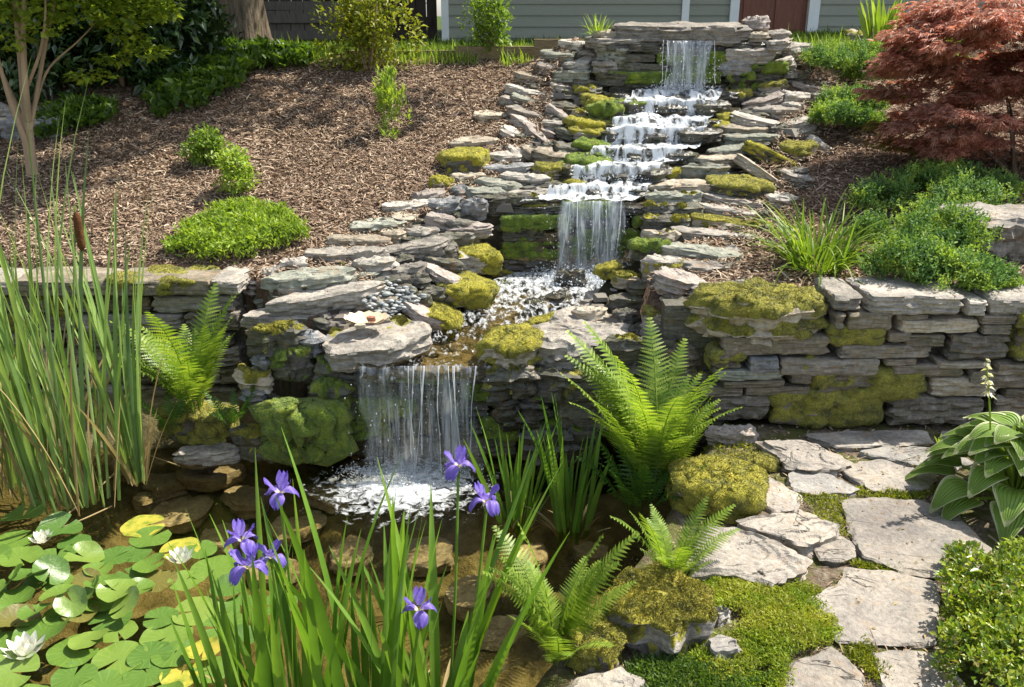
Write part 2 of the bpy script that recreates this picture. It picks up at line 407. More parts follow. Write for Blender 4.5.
def moss_obj(V, F, cover, th, parent, seed, mat='moss', side=None, fuzz=1400, name='moss', top=.55, hair=.006):
    r = np.random.default_rng(seed+77)
    Nn = vnorm(V, F); sz = V.max(0)-V.min(0); L_ = max(sz[0], sz[1])
    m = fbm(V*(3.0/L_)*1.6+seed*.91, 5, 3)*.9+(cover-.5)*1.7+top*(Nn[:, 2]-.35)
    if side is not None: m = m+side*(V[:, 0]/L_)*2.4
    m = np.clip(m/.28, 0, 1); m = m*m*(3-2*m)
    lum = .85+.22*fbm(V*30, 8, 2)
    V2 = V+Nn*(th*m*lum-.003*(1-m))[:, None]
    FF = [f[(m[f].max(1) > .02)] for f in F]
    if sum(len(f) for f in FF) < 6: return None
    ob = mk(name, V2, FF, M[mat], parent)
    # fuzz of short shoots over the cushion (same part)
    Q = FF[0]; w = m[Q].mean(1); A = np.linalg.norm(np.cross(V2[Q[:, 1]]-V2[Q[:, 0]], V2[Q[:, 3]]-V2[Q[:, 0]]), axis=1)*(w > .35)
    if A.sum() > 0 and fuzz:
        k = r.choice(len(Q), fuzz, p=A/A.sum()); u = r.random((fuzz, 1)); v = r.random((fuzz, 1))
        a, b, c, d = [V2[Q[k, j]] for j in range(4)]
        P = (a*(1-u)+b*u)*(1-v)+(d*(1-u)+c*u)*v; Nq = Nn[Q[k, 0]]
        dr = Nq+r.normal(0, .55, (fuzz, 3)); dr /= np.linalg.norm(dr, axis=1)[:, None]
        sd = np.cross(dr, r.normal(0, 1, (fuzz, 3))); sd /= np.linalg.norm(sd, axis=1)[:, None]+1e-9
        h = hair*r.uniform(.5, 1.3, (fuzz, 1))
        FV = np.stack([P-sd*h*.22-dr*.002, P+sd*h*.22-dr*.002, P+dr*h], 1).reshape(-1, 3)
        n0 = len(V2); me = ob.data; bpy.data.objects.remove(ob); 
        T = np.arange(fuzz*3).reshape(-1, 3)+n0
        FF2 = [FF[0], np.concatenate([FF[1], T]) if len(FF[1]) else T]
        ob = mk(name, np.concatenate([V2, FV]), FF2, M[mat], parent)
    return ob
STONES = []
def ordn(n):
    names = ['first', 'second', 'third', 'fourth', 'fifth', 'sixth', 'seventh', 'eighth', 'ninth', 'tenth', 'eleventh', 'twelfth', 'thirteenth', 'fourteenth', 'fifteenth', 'sixteenth', 'seventeenth', 'eighteenth', 'nineteenth', 'twentieth']
    return names[n-1]
def put_stone(cx, cy, Lp, hp, tilt=0, col='grey', moss=0, zone='', Y=None, f=.55, mc='moss', side=None, label=None, th=.016, pitch=4, D=None, hi=False, dz=0, mtop=.55, grow=1.15, fz=1., fl=.22):
    Lp *= grow; hp *= grow
    seed = len(STONES)*7+11
    yb = cy+hp*.5
    p = at_y(cx, yb, Y) if Y else hit(cx, yb)
    m = mpp(p); al = math.atan2(EYE-p[2], p[1])
    ht = hp*m; t = max(.022, f*ht/math.cos(al)); w = Lp*m
    ct = abs(math.sin(math.radians(tilt)))
    t = max(.024, t-ct*w*.35)
    Dd = D or min(max((1-f)*ht/max(math.sin(al+math.radians(pitch)), .05), .10), max(.34, w*.6), max(w*.95, .12))
    ext = .035
    big = Lp > 55 or hi
    V, F = stone_arr(w, Dd, t+ext, seed, n=72 if big else 44, Ls=10 if big else 8, Rr=9 if big else 6, under=.1, flake=fl)
    V[:, 2] -= ext
    rz = random.Random(seed).uniform(-.22, .22)
    loc = (p[0], p[1]+Dd*.5*.92, p[2]+dz+Dd*.5*math.sin(math.radians(pitch)))
    o = mk('stone', V, F, M[col], smooth=True, sharp=28, loc=loc, rot=(math.radians(pitch), math.radians(-tilt), rz))
    if moss > .75 and not hi: moss *= .76; th *= .6
    if moss: moss_obj(V, F, moss, th, o, seed, mc, side, fuzz=int((500+Lp*hp*1.8)*fz), top=mtop)
    STONES.append(dict(o=o, cx=cx, cy=cy, L=Lp, h=hp, tilt=tilt, col=col, moss=moss, zone=zone, label=label, mc=mc, side=side))
    return o
Z = {'headL': 'dry-stacked head wall beside the top waterfall on its mulch side',
     'headR': 'dry-stacked head wall between the top waterfall and the red maple',
     'LU': 'left bank stack beside the top of the cascade', 'LM': 'left bank stack halfway down the cascade',
     'LMm': 'mossy left edge of the white cascade', 'LL': 'left bank stack between cascade foot and shell stone',
     'RU': 'right bank stack below the spreading juniper', 'RM': 'right bank stack above the daylily clump', 'RMm': 'mossy right edge of the cascade',
     'RL': 'right bank stack beside the middle waterfall', 'P': 'edge of the shallow pool under the middle waterfall', 'LF': 'rock face above the pond, below the shell stone'}
# (cx, cy, length, height, tilt, colour, moss, zone, {extras})
T_ = [
 # head wall
 (684,31,124,15,0,'grey',0,'headL',dict(label='long heavy grey capstone bridging the top waterfall',Y=6.02,f=.7,D=.42,hi=True)),
 (619,40,60,8,0,'grey',0,'headL',dict(Y=6.05)), (609,32,28,7,2,'tan',0,'headL',dict(Y=6.1)), (615,53,34,12,0,'green',0,'headL',dict(Y=6.05,f=.8)),
 (605,65,24,9,0,'grey',0,'headL',dict(Y=6.03,f=.8)), (633,66,22,9,0,'dark',0,'headL',dict(Y=6.05,f=.8)), (634,52,14,12,0,'dark',0,'headL',dict(Y=6.08,f=.8)),
 (640,78,34,10,0,'wet',.5,'headL',dict(Y=6.08,f=.8,mc='mossg')), (612,77,30,9,0,'dark',.4,'headL',dict(Y=6.02,f=.8,mc='mossg')),
 (729,37,36,8,0,'grey',0,'headR',dict(Y=6.03)), (759,23,25,14,4,'pink',0,'headR',dict(Y=6.12,f=.8,label='squat brown boulder standing highest on the head wall beside the capstone')),
 (758,34,23,9,0,'tan',0,'headR',dict(Y=6.05)), (781,32,24,11,4,'grey',0,'headR',dict(Y=6.1)), (779,41,31,9,4,'grey',0,'headR',dict(Y=6.0)),
 (747,44,25,7,0,'dark',0,'headR',dict(Y=6.03)), (752,53,50,11,0,'grey',0,'headR',dict(Y=6.0,f=.8)), (736,65,34,11,0,'blue',0,'headR',dict(Y=6.0,f=.8)),
 (728,53,18,11,0,'dark',0,'headR',dict(Y=6.08,f=.8)), (741,78,30,14,0,'wet',.5,'headR',dict(Y=6.02,f=.8,mc='mossg')), (722,68,20,16,0,'wet',.4,'headR',dict(Y=6.1,f=.8,mc='mossg')),
 # left bank upper
 (575,42,30,9,-5,'pale',0,'LU',{}), (555,45,14,7,0,'grey',0,'LU',{}), (591,44,19,7,0,'grey',0,'LU',{}), (560,53,35,10,-3,'green',0,'LU',{}),
 (589,52,26,7,0,'grey',0,'LU',{}), (577,61,38,13,7,'pale',0,'LU',{}), (547,64,21,13,-10,'pink',0,'LU',{}), (572,72,46,11,0,'green',0,'LU',{}),
 (533,75,36,10,-8,'tan',0,'LU',{}), (583,80,37,9,-4,'dark',0,'LU',{}), (537,89,60,11,-8,'pale',0,'LU',{}), (560,85,21,9,-10,'pale',0,'LU',{}),
 (530,97,36,10,-12,'green',0,'LU',{}), (589,89,31,10,2,'dark',.35,'LU',{}), (517,100,34,8,-12,'grey',0,'LU',{}),
 (560,105,28,21,-33,'pink',0,'LM',dict(f=.4,label='purplish grey slab leaning steeply down towards the cascade')), (535,111,54,13,-12,'grey',0,'LM',{}),
 (493,113,36,16,2,'tan',0,'LM',dict(f=.4,label='wide flat tan slab at the edge of the bare mulch slope')), (580,111,17,12,-10,'tan',.3,'LM',{}), (534,124,50,10,-20,'pink',0,'LM',{}),
 (553,122,23,8,-5,'grey',0,'LM',{}), (514,129,28,16,-24,'pale',0,'LM',{}), (537,131,29,11,-35,'pink',0,'LM',{}), (570,131,26,9,-14,'dark',0,'LM',{}),
 (598,100,32,15,-10,'dark',.95,'LMm',dict(th=.03)), (607,114,38,22,0,'wet',.9,'LMm',dict(mc='mossg',f=.8)), (588,122,42,11,-4,'tan',.7,'LMm',{}),
 (622,90,38,7,0,'dark',.6,'LMm',dict(mc='mossg')), (588,132,37,9,-5,'pink',.45,'LMm',{}), (592,146,32,18,-6,'dark',.85,'LMm',dict(mc='mossg',th=.025)),
 (589,163,42,18,0,'dark',.95,'LMm',dict(mc='mossg',th=.03)), (579,184,28,17,-12,'dark',.8,'LMm',dict(th=.025)),
 (474,141,44,14,5,'tan',0,'LM',{}), (463,160,47,24,2,'dark',.95,'LM',dict(th=.035,label='cushion of golden moss covering a block at the mulch edge')),
 (502,157,36,12,0,'pale',0,'LM',{}), (517,149,25,12,-12,'pale',0,'LM',{}), (531,148,22,14,-30,'tan',0,'LM',{}), (554,153,38,16,-8,'tan',0,'LM',{}),
 (568,146,28,14,-10,'dark',0,'LM',{}), (509,167,50,10,2,'blue',0,'LM',{}), (551,168,33,12,-4,'tan',.55,'LM',dict(mc='mossd')),  # first stone's dark colour stands in for the shadow on it
 (525,176,46,10,-3,'pale',0,'LL',{}), (467,176,34,9,0,'tan',0,'LL',{}), (499,182,44,13,-8,'green',0,'LL',{}), (536,192,60,14,3,'pale',0,'LL',dict(label='pale slab jutting out over the dark rocks beside the middle waterfall')),
 (484,191,37,12,-3,'green',0,'LL',{}), (557,182,25,13,-16,'tan',.25,'LL',{}), (441,181,24,14,-14,'tan',.6,'LL',{}), (461,190,21,12,0,'blue',0,'LL',{}),
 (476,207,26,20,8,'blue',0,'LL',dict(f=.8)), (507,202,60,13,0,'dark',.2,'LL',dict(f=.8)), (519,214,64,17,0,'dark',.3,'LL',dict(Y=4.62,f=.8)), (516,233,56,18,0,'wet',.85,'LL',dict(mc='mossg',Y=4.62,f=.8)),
 (598,187,15,7,0,'wet',0,'LMm',{}), (577,195,18,6,0,'blue',0,'LMm',{}),
 (428,194,34,13,6,'pink',0,'LL',{}), (444,203,34,14,3,'blue',0,'LL',{}), (407,205,48,12,3,'pale',0,'LL',{}), (404,217,25,12,-6,'tan',0,'LL',{}), (439,217,31,13,-10,'pink',0,'LL',{}),
 (464,227,52,13,5,'pink',0,'LL',{}), (377,224,52,15,4,'green',0,'LL',{}), (417,231,41,11,2,'pale',0,'LL',{}), (393,234,25,11,0,'tan',0,'LL',{}), (357,240,58,13,-2,'tan',0,'LL',{}),
 (413,245,68,18,8,'grey',0,'LF',{}), (344,253,80,17,3,'grey',0,'LF',{}), (374,263,43,18,3,'pale',0,'LF',{}), (408,268,36,13,8,'grey',0,'LF',{}), (443,246,30,14,0,'dark',0,'LF',{}),
 (307,276,95,27,6,'green',0,'LF',dict(hi=True,label='long greenish slab topping the bank just above the pond corner')), (291,262,28,14,8,'pale',0,'LF',{}), (378,281,60,11,4,'dark',0,'LF',{}),  # last stone painted dark for the shadow it lies in
 (325,291,112,26,9,'grey',0,'LF',dict(hi=True)), (251,281,25,20,-5,'pink',0,'LF',{}), (270,272,16,10,0,'pale',0,'LF',{}),
 (303,315,118,27,3,'grey',0,'LF',dict(hi=True,label='broad dark-edged slab behind the left fern, beside the shell stone')), (243,304,19,13,-5,'pink',0,'LF',{}), (262,299,17,18,10,'green',0,'LF',{}),
 (373,341,104,40,7,'grey',.12,'LF',dict(hi=True,f=.42,Y=3.43,D=.34,label='broad flat stone at the pool edge that carries the clam shell',mc='mossd')),
 (276,340,62,24,2,'dark',.3,'LF',dict(Y=3.52,f=.85)), (311,342,22,22,0,'blue',0,'LF',dict(Y=3.54,f=.85)), (288,364,50,24,0,'dark',.45,'LF',dict(Y=3.5,f=.85,mc='mossg')),
 (259,362,19,12,0,'blue',0,'LF',dict(Y=3.5,f=.8)), (251,379,38,18,-6,'tan',.4,'LF',dict(Y=3.5,f=.8)), (251,395,26,10,-8,'blue',0,'LF',dict(Y=3.48,f=.8)),
 (336,372,44,18,0,'dark',.4,'LF',dict(Y=3.5,f=.85,mc='mossg')), (330,395,40,28,0,'dark',.6,'LF',dict(Y=3.46,f=.85,mc='mossg')), (352,415,36,30,0,'wet',.3,'LF',dict(Y=3.5,f=.85,mc='mossg')),
 (300,428,84,54,0,'dark',.97,'LF',dict(Y=3.36,f=.7,mc='mossg',th=.03,hi=True,fl=.04,label='large boulder wrapped in bright green moss at the pond edge')),
 (262,440,60,30,0,'dark',.3,'LF',dict(Y=3.40,f=.7)), (205,452,60,18,4,'grey',0,'LF',dict(Y=3.42,f=.5)), (196,420,70,36,0,'dark',.75,'LF',dict(Y=3.5,f=.6,mc='mossd')),
 # right bank upper
 (795,47,40,13,2,'grey',0,'RU',{}), (823,48,22,9,-18,'grey',0,'RU',{}), (780,59,44,11,16,'pale',0,'RU',{}), (808,57,29,9,8,'grey',0,'RU',{}), (776,67,42,8,10,'grey',0,'RU',{}),
 (795,72,44,8,0,'dark',0,'RU',{}), (753,80,35,9,3,'dark',.5,'RMm',{}), (775,83,29,11,10,'tan',.45,'RU',dict(mc='mossd')), (811,84,44,10,-12,'pink',0,'RU',{}),
 (767,96,40,18,14,'pink',0,'RU',dict(f=.5)), (798,94,27,16,-4,'pale',0,'RU',{}), (822,96,25,12,0,'pale',0,'RU',{}), (741,93,26,14,8,'dark',.8,'RMm',{}),
 (778,109,42,9,0,'grey',0,'RU',{}), (796,105,24,10,0,'pale',0,'RU',{}), (760,117,51,17,-11,'pale',0,'RU',dict(f=.5)), (800,120,31,14,14,'pale',0,'RU',{}), (728,117,20,11,0,'dark',.85,'RMm',{}),
 (718,126,30,13,0,'wet',.85,'RMm',{}), (747,128,49,9,-2,'tan',0,'RM',{}), (799,130,39,10,8,'grey',0,'RM',{}), (753,137,52,9,0,'green',0,'RM',{}),
 (827,142,34,15,-34,'pale',0,'RM',dict(label='pale slab tipped steeply against the mulch below the juniper')), (800,149,37,16,3,'tan',.6,'RM',dict(mc='mossd')),
 (774,153,56,14,-24,'dark',.95,'RM',dict(th=.03,label='slanting slab thickly furred with olive moss behind the big tan slab')), (736,147,48,11,8,'green',0,'RM',{}),
 (770,169,66,22,-33,'tan',0,'RM',dict(f=.35,hi=True,label='big smooth tan slab leaning down to the right in the right bank')), (716,158,45,9,3,'tan',0,'RM',{}), (801,174,33,14,-14,'pale',0,'RM',{}),
 (706,171,49,15,0,'green',0,'RM',dict(f=.75)), (743,187,60,22,-3,'dark',.9,'RM',dict(th=.03,mc='mossd')), (680,185,66,13,3,'tan',0,'RL',{}), (664,174,36,10,18,'dark',.9,'RMm',{}),
 (676,198,58,12,0,'green',.2,'RL',dict(f=.75)), (734,198,57,11,-8,'grey',0,'RM',{}), (784,198,31,14,-4,'pale',0,'RM',{}), (732,209,60,11,-8,'grey',0,'RM',{}),
 (674,211,56,12,0,'dark',.3,'RL',dict(f=.8)), (729,221,66,14,-8,'tan',.8,'RM',dict(mc='mossd')), (716,232,78,13,-6,'pale',0,'RL',{}), (640,196,18,14,0,'dark',.9,'RMm',dict(mc='mossg')),
 (668,224,44,12,0,'dark',.35,'RL',dict(f=.8)), (662,238,34,12,0,'tan',.2,'RL',dict(f=.8)), (650,250,40,14,0,'wet',.6,'RL',dict(f=.8,mc='mossg')), (648,232,26,20,0,'wet',.5,'RL',dict(Y=4.66,f=.8,mc='mossg')),
 (705,250,78,20,-7,'green',0,'RL',dict(hi=True,label='large pale greenish slab, lowest of the long steps left of the daylily')), (663,261,40,17,-4,'pale',0,'RL',{}), (708,266,50,11,-5,'grey',0,'RL',{}),
 (682,277,52,30,-14,'pink',0,'RL',dict(f=.5,hi=True,label='chunky pinkish block beside the big flat pool slab')), (714,291,46,24,-5,'pink',0,'RL',{}), (678,303,32,14,-20,'green',0,'RL',{}), (662,316,36,13,6,'pink',0,'RL',{}),
 (668,328,52,16,-2,'pink',0,'RL',{}), (627,278,28,11,-8,'tan',.5,'P',{}), (610,268,22,12,20,'dark',.7,'P',{}),
 (629,297,74,34,4,'grey',0,'P',dict(f=.38,hi=True,Y=3.86,D=.32,label='big flat grey slab on the right rim of the shallow pool')), (598,326,82,24,-3,'grey',0,'P',dict(hi=True,Y=3.66,D=.30)),
 (573,347,98,36,2,'grey',0,'P',dict(hi=True,f=.6,Y=3.45,D=.32,label='wide grey slab half in shade at the right end of the pond waterfall')), (553,318,42,14,14,'dark',.95,'P',dict(th=.02,Y=3.82)),
 (514,350,60,38,6,'tan',.58,'P',dict(hi=True,th=.02,f=.6,Y=3.42,D=.26,label='rounded rock capped with bright yellow moss at the waterfall lip')),
 (465,255,63,24,-7,'grey',.45,'P',dict(side=1.,hi=True,Y=4.28,D=.22)), (441,271,42,15,-24,'pink',0,'P',{}), (458,289,64,26,-6,'tan',.75,'P',dict(side=1.2,th=.02,hi=True,Y=4.0,D=.24)),
 (427,300,64,38,-28,'pink',.35,'P',dict(side=1.4,hi=True,f=.35,Y=3.78,D=.30,label='pinkish slab sloping into the pool with yellow moss on its low end')),
 (497,274,31,14,0,'dark',.6,'P',{}), (498,287,25,10,0,'dark',.5,'P',dict(mc='mossg')), (456,330,28,10,-8,'wet',0,'P',dict(Y=3.95)), (561,298,25,13,6,'wet',0,'P',dict(f=.8,Y=4.12)),
 (533,304,19,8,0,'wet',0,'P',dict(Y=4.08)), (570,283,30,24,0,'wet',0,'P',dict(f=.8,Y=4.33,label='black wet boulder standing in the foam under the middle waterfall')), (428,352,22,8,5,'algae',.0,'P',dict(Y=3.62)),
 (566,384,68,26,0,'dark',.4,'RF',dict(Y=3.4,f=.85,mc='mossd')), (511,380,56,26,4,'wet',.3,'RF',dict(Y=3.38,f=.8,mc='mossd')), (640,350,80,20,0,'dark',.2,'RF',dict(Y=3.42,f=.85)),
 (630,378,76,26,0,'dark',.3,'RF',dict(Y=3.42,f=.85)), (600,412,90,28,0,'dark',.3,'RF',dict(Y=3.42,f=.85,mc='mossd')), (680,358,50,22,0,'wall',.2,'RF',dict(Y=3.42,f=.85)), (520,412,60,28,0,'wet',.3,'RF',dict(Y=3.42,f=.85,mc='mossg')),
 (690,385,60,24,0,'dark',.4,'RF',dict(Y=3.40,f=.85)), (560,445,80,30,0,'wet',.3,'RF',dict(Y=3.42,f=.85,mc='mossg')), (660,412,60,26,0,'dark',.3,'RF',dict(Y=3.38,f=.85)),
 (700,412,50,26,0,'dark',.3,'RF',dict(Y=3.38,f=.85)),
]
Z['RF'] = 'shaded rock face behind the big fern'
for e in T_: put_stone(*e[:8], **e[8])
NMAIN = len(STONES)
def fillers():
    q = random.Random(77); rows = []
    Lb = [(50, 560, 628), (66, 545, 635), (82, 520, 630), (98, 505, 620), (114, 500, 610), (130, 505, 600), (146, 470, 595), (162, 450, 590), (178, 445, 580), (194, 430, 550), (206, 400, 545), (220, 375, 545), (232, 350, 540), (246, 315, 530), (258, 290, 480), (270, 270, 470), (284, 265, 440), (298, 260, 420), (316, 255, 395), (334, 250, 350), (352, 250, 345), (372, 245, 345), (392, 245, 345), (412, 245, 345)]
    Rb = [(50, 730, 800), (64, 735, 820), (78, 730, 830), (94, 740, 825), (110, 728, 810), (124, 710, 815), (138, 700, 820), (152, 700, 815), (166, 690, 800), (180, 665, 800), (194, 655, 780), (208, 650, 770), (222, 645, 765), (236, 640, 750), (250, 640, 740), (264, 630, 735), (280, 615, 720), (296, 600, 715), (312, 570, 700), (328, 540, 700), (346, 520, 715), (364, 500, 715), (384, 490, 715), (404, 490, 715), (428, 495, 700)]
    for y, a, b in Lb+Rb:
        x = a+q.uniform(0, 14)
        while x < b:
            w = q.uniform(20, 40)*(.8+y/500); rows.append((x+w/2, y+q.uniform(-4, 4), w, q.uniform(9, 13)*(.75+y/500))); x += w*q.uniform(.95, 1.3)
    ALLF = []
    for (x, y, w, h) in rows:
        c = q.choice(['grey', 'dark', 'tan', 'dark', 'dark', 'green']) if y < 330 else 'dark'  # mostly dark picks, to colour in the shade of the gaps
        put_stone(x, y, w, h, q.uniform(-9, 7), c, .5 if q.random() < .12 else 0, 'F', f=.6, mc='mossd', dz=-.022, grow=1.)
        o = STONES.pop()['o']; STONES.append(dict(o=o, skip=1)); ALLF.append((w*h, o)); tag(o, 'small dark-edged slate stone wedged between the larger bank stones', 'stone', 'small wedged stones in the banks')
    ALLF.sort(key=lambda q: -q[0]); mb = MB(); bpy.context.view_layer.update()
    for a_, o in ALLF[52:]:
        n = len(o.data.vertices); c_ = np.empty(n*3, np.float32); o.data.vertices.foreach_get('co', c_); Mw = np.array(o.matrix_world); V = c_.reshape(-1, 3)@Mw[:3, :3].T+Mw[:3, 3]
        qd = [p.vertices[:] for p in o.data.polygons if len(p.vertices) == 4]; tr = [p.vertices[:] for p in o.data.polygons if len(p.vertices) == 3]
        mb.add2(V, qd, tr)
        for ch in list(o.children): bpy.data.objects.remove(ch)
        bpy.data.objects.remove(o)
    tag(mb.build('rubble', M['dark'], sharp=28), 'small slate rubble packed under the bank stones', kind='stuff')  # rubble coloured dark to deepen the shaded gaps between bank stones
fillers()
SHP = lambda s: ('long' if s['L'] > 3.8*s['h'] else 'blocky' if s['L'] < 1.9*s['h'] else 'flat')
CN = dict(grey='grey', pale='pale grey', blue='blue-grey', tan='tan', pink='pinkish brown', algae='algae-brown', green='greenish grey', dark='dark damp', wet='black wet', wall='brown-grey')
def name_stones():
    zones = {}
    for s in STONES[:NMAIN]: zones.setdefault(s['zone'], []).append(s)
    for z, lst in zones.items():
        lst.sort(key=lambda s: s['cy'])
        kinds = {}
        for s in lst:
            k = f"{SHP(s)} {CN[s['col']]} stone"
            if s['moss'] > .7: k = f"{SHP(s)} moss-covered stone"
            elif s['moss'] > .25: k = f"{SHP(s)} stone with moss patches"
            elif s['tilt'] < -9: k = f"{SHP(s)} {CN[s['col']]} stone sloping right"
            elif s['tilt'] > 7: k = f"{SHP(s)} {CN[s['col']]} stone sloping left"
            s['k'] = k; kinds.setdefault(k, []).append(s)
        for s in lst:
            q = kinds[s['k']]
            if s['label']: lab = s['label']
            elif len(q) == 1: lab = f"{s['k']} in the {Z[z]}"
            else: lab = f"{s['k']}, {ordn(q.index(s)+1)} such from the top, {Z[z].replace('dry-stacked ','').replace('shallow ','')}"
            w_ = lab.split()
            if len(w_) > 16: lab = ' '.join(w_[:16])
            tag(s['o'], lab, 'stone', 'stones of the waterfall banks')
name_stones()
# ------------------------------------------------------------------ dry-stone retaining walls
def wall_stone(root, px0, px1, py0, py1, Y, col, moss=0, mc='mossd', th=.018, seed=0, D=.26, out=0.):
    a = at_y(px0, py1, Y); b = at_y(px1, py0, Y); w = b[0]-a[0]-.006; t = b[2]-a[2]-.004
    V, F = stone_arr(w, D, max(t, .02), seed, n=64, Ls=9, Rr=6, boxy=1., under=.0, flake=.12, jag=.8)
    o = mk('stone', V, F, M[col], root, sharp=28, loc=((a[0]+b[0])/2-root.location.x, Y+D/2-out-root.location.y, a[2]-root.location.z), rot=(0, random.Random(seed).uniform(-.015, .015), random.Random(seed+1).uniform(-.05, .05)))
    if moss:   # moss grows on the face as well as the top
        P = V.copy(); Nn = vnorm(V, F)
        moss_obj(V, F, moss, th, o, seed, mc, None, fuzz=int(900+4*(px1-px0)*(py1-py0)**.9), top=.15)
    return o
rw = empty('retaining_wall', (2.0, 3.4, 0))
tag(rw, 'dry-stacked slate retaining wall with mossy courses between garden bed and flagstone path', 'wall')
RWALL = [(865,968,294,314,'grey',0),(833,866,296,311,'grey',0),(966,990,300,315,'pale',0),(988,1050,297,316,'grey',0),(1052,1130,296,314,'grey',0),
 (833,846,312,330,'wall',.2),(845,896,312,330,'wall',0),(896,932,314,320,'wall',0),(897,982,319,333,'tan',0),(979,1019,315,324,'wall',0),(982,1014,324,334,'wallblue',0),(1016,1060,316,328,'wall',.5),(1060,1130,315,334,'wall',0),
 (721,833,336,355,'wall',.1),(833,886,329,343,'wall',.8),(886,913,331,341,'wall',0),(903,946,334,347,'wall',0),(836,933,344,358,'wallblue',0),(947,1014,334,361,'wallblue',0),(1014,1062,329,363,'wall',.55),(1062,1130,336,362,'wallblue',0),
 (712,746,354,369,'wall',.6),(746,779,356,372,'blue',0),(778,881,357,375,'wallblue',.3),(883,918,358,365,'wall',0),(888,967,364,377,'wall',0),(934,994,361,368,'tan',0),(994,1060,363,374,'wall',0),(1060,1130,364,385,'tan',0),
 (714,788,369,380,'green',.1),(789,813,373,384,'wall',0),(813,928,373,398,'wall',.74),(928,1005,378,397,'tan',0),(968,1050,370,388,'wall',0),(1005,1060,388,398,'wall',0),
 (721,788,380,387,'wall',0),(744,812,386,395,'wall',.1),(700,745,387,396,'wall',.2),(712,771,395,420,'wallblue',.1),(771,888,394,425,'wall',.70),(888,990,398,425,'wallblue',.1),(990,1060,396,422,'wall',0),(1060,1130,388,424,'wallblue',0)]
for i, (a, b, c, d, col, ms) in enumerate(RWALL):
    wall_stone(rw, a, b, c, d, 3.36, col, ms, seed=500+i, th=.022, out=random.Random(i).uniform(0, .02), D=.30 if d < 318 else .24)
rr = random.Random(9); k = 0
for (y0, y1) in ((295, 314), (315, 334), (335, 362), (363, 386), (387, 424)):
    x = 1131+rr.uniform(0, 10)
    while x < 1780:
        x1 = x+rr.uniform(60, 130); wall_stone(rw, x, x1, y0, y1, 3.36, rr.choice(['wall', 'wallblue', 'grey', 'tan']), 0, seed=640+k, out=rr.uniform(0, .02)); k += 1; x = x1+1
V, F = box(.62, 5.2, 3.47, 3.56, -.1, .50); mk('core', np.array(V)-np.array(rw.location), [np.array(F)], M['dark'], rw, smooth=False)
# the moss-capped boulder closing the wall
b_ = put_stone(762, 316, 142, 44, 0, 'tan', .60, 'P', Y=3.33, f=.72, hi=True, th=.018, mc='mossd', D=.30, mtop=.75, grow=1., fz=1.5)
tag(b_, 'large wall-end boulder with a thick yellow-green moss cap and bare right face', 'stone', 'stones of the waterfall banks')
lw = empty('retaining_wall', (-2.3, 3.95, 0))
tag(lw, 'low dry-stacked slate wall holding the mulch slope behind the cattails', 'wall')
rr = random.Random(4); k = 0
for (y0, y1) in ((279, 295), (296, 312), (313, 331), (332, 346), (347, 366), (367, 384), (385, 405), (406, 428)):
    x = -190
    while x < 236:
        w = rr.uniform(38, 105); x1 = min(x+w, 240)
        if x1-x > 14: wall_stone(lw, x, x1, y0+rr.uniform(-1, 1), y1, 3.90 if y0 > 290 else 3.86, rr.choice(['wall', 'wallblue', 'wall', 'grey'] if y0 > 300 else ['grey', 'wall', 'tan']), .5 if rr.random() < .18 else 0, seed=700+k, out=rr.uniform(0, .03)); k += 1
        x = x1+1
V, F = box(-5.0, -1.25, 3.98, 4.06, -.2, .40); mk('core', np.array(V)-np.array(lw.location), [np.array(F)], M['dark'], lw, smooth=False)
# dark wet rock wall behind the pond fall and behind the middle and top falls
def back_wall(label, px0, px1, rows, Y, seed, mats, mossp=.3):
    p = at_y((px0+px1)/2, rows[-1][1], Y); e = empty('rock_ledge', p); tag(e, label, 'rock ledge')
    q = random.Random(seed); i = 0
    bpy.context.view_layer.update()
    for (y0, y1) in rows:
        x = px0-q.uniform(0, 10)
        while x < px1:
            w = q.uniform(.18, .4)*(px1-px0)+14; x1 = x+w
            o = wall_stone(e, x, x1, y0, y1, Y, q.choice(mats), .75 if q.random() < mossp else 0, 'mossg', seed=seed+i, out=q.uniform(-.02, .015), D=.2)
            x = x1+1; i += 1
    return e
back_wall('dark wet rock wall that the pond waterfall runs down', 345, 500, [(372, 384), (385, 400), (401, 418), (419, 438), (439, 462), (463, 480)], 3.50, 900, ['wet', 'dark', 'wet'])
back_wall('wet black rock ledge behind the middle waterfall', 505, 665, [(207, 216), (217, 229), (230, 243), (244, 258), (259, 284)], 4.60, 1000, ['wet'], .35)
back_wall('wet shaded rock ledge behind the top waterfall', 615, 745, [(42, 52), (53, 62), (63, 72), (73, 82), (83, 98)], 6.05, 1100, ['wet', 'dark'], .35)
# steps of the cascade: each a dark wet slab
for i, (y, z) in enumerate(STEPS[1:-1]):
    for j in range(3):
        s = 1200+i*5+j; q = random.Random(s); w = hw(y)*2*q.uniform(.34, .5); 
        V, F = stone_arr(w, .27, .085, s, n=56, Ls=8, Rr=7, under=.1, flake=.35)
        x = xc(y)+(j-1)*hw(y)*.78
        o = mk('stone', V, F, M['wet'], sharp=28, loc=(x, y+.10+q.uniform(-.035, .03), z-.085+q.uniform(-.016, .014)), rot=(q.uniform(-.03, .08), q.uniform(-.08, .08), q.uniform(-.3, .3)))
        if q.random() < .15: moss_obj(V, F, .34, .010, o, s, 'mossg', None, fuzz=500)
        tag(o, f"{['left','middle','right'][j]} wet dark step stone under the white water, {ordn(i+1)} cascade step above the middle fall", 'stone', 'step stones in the cascade')
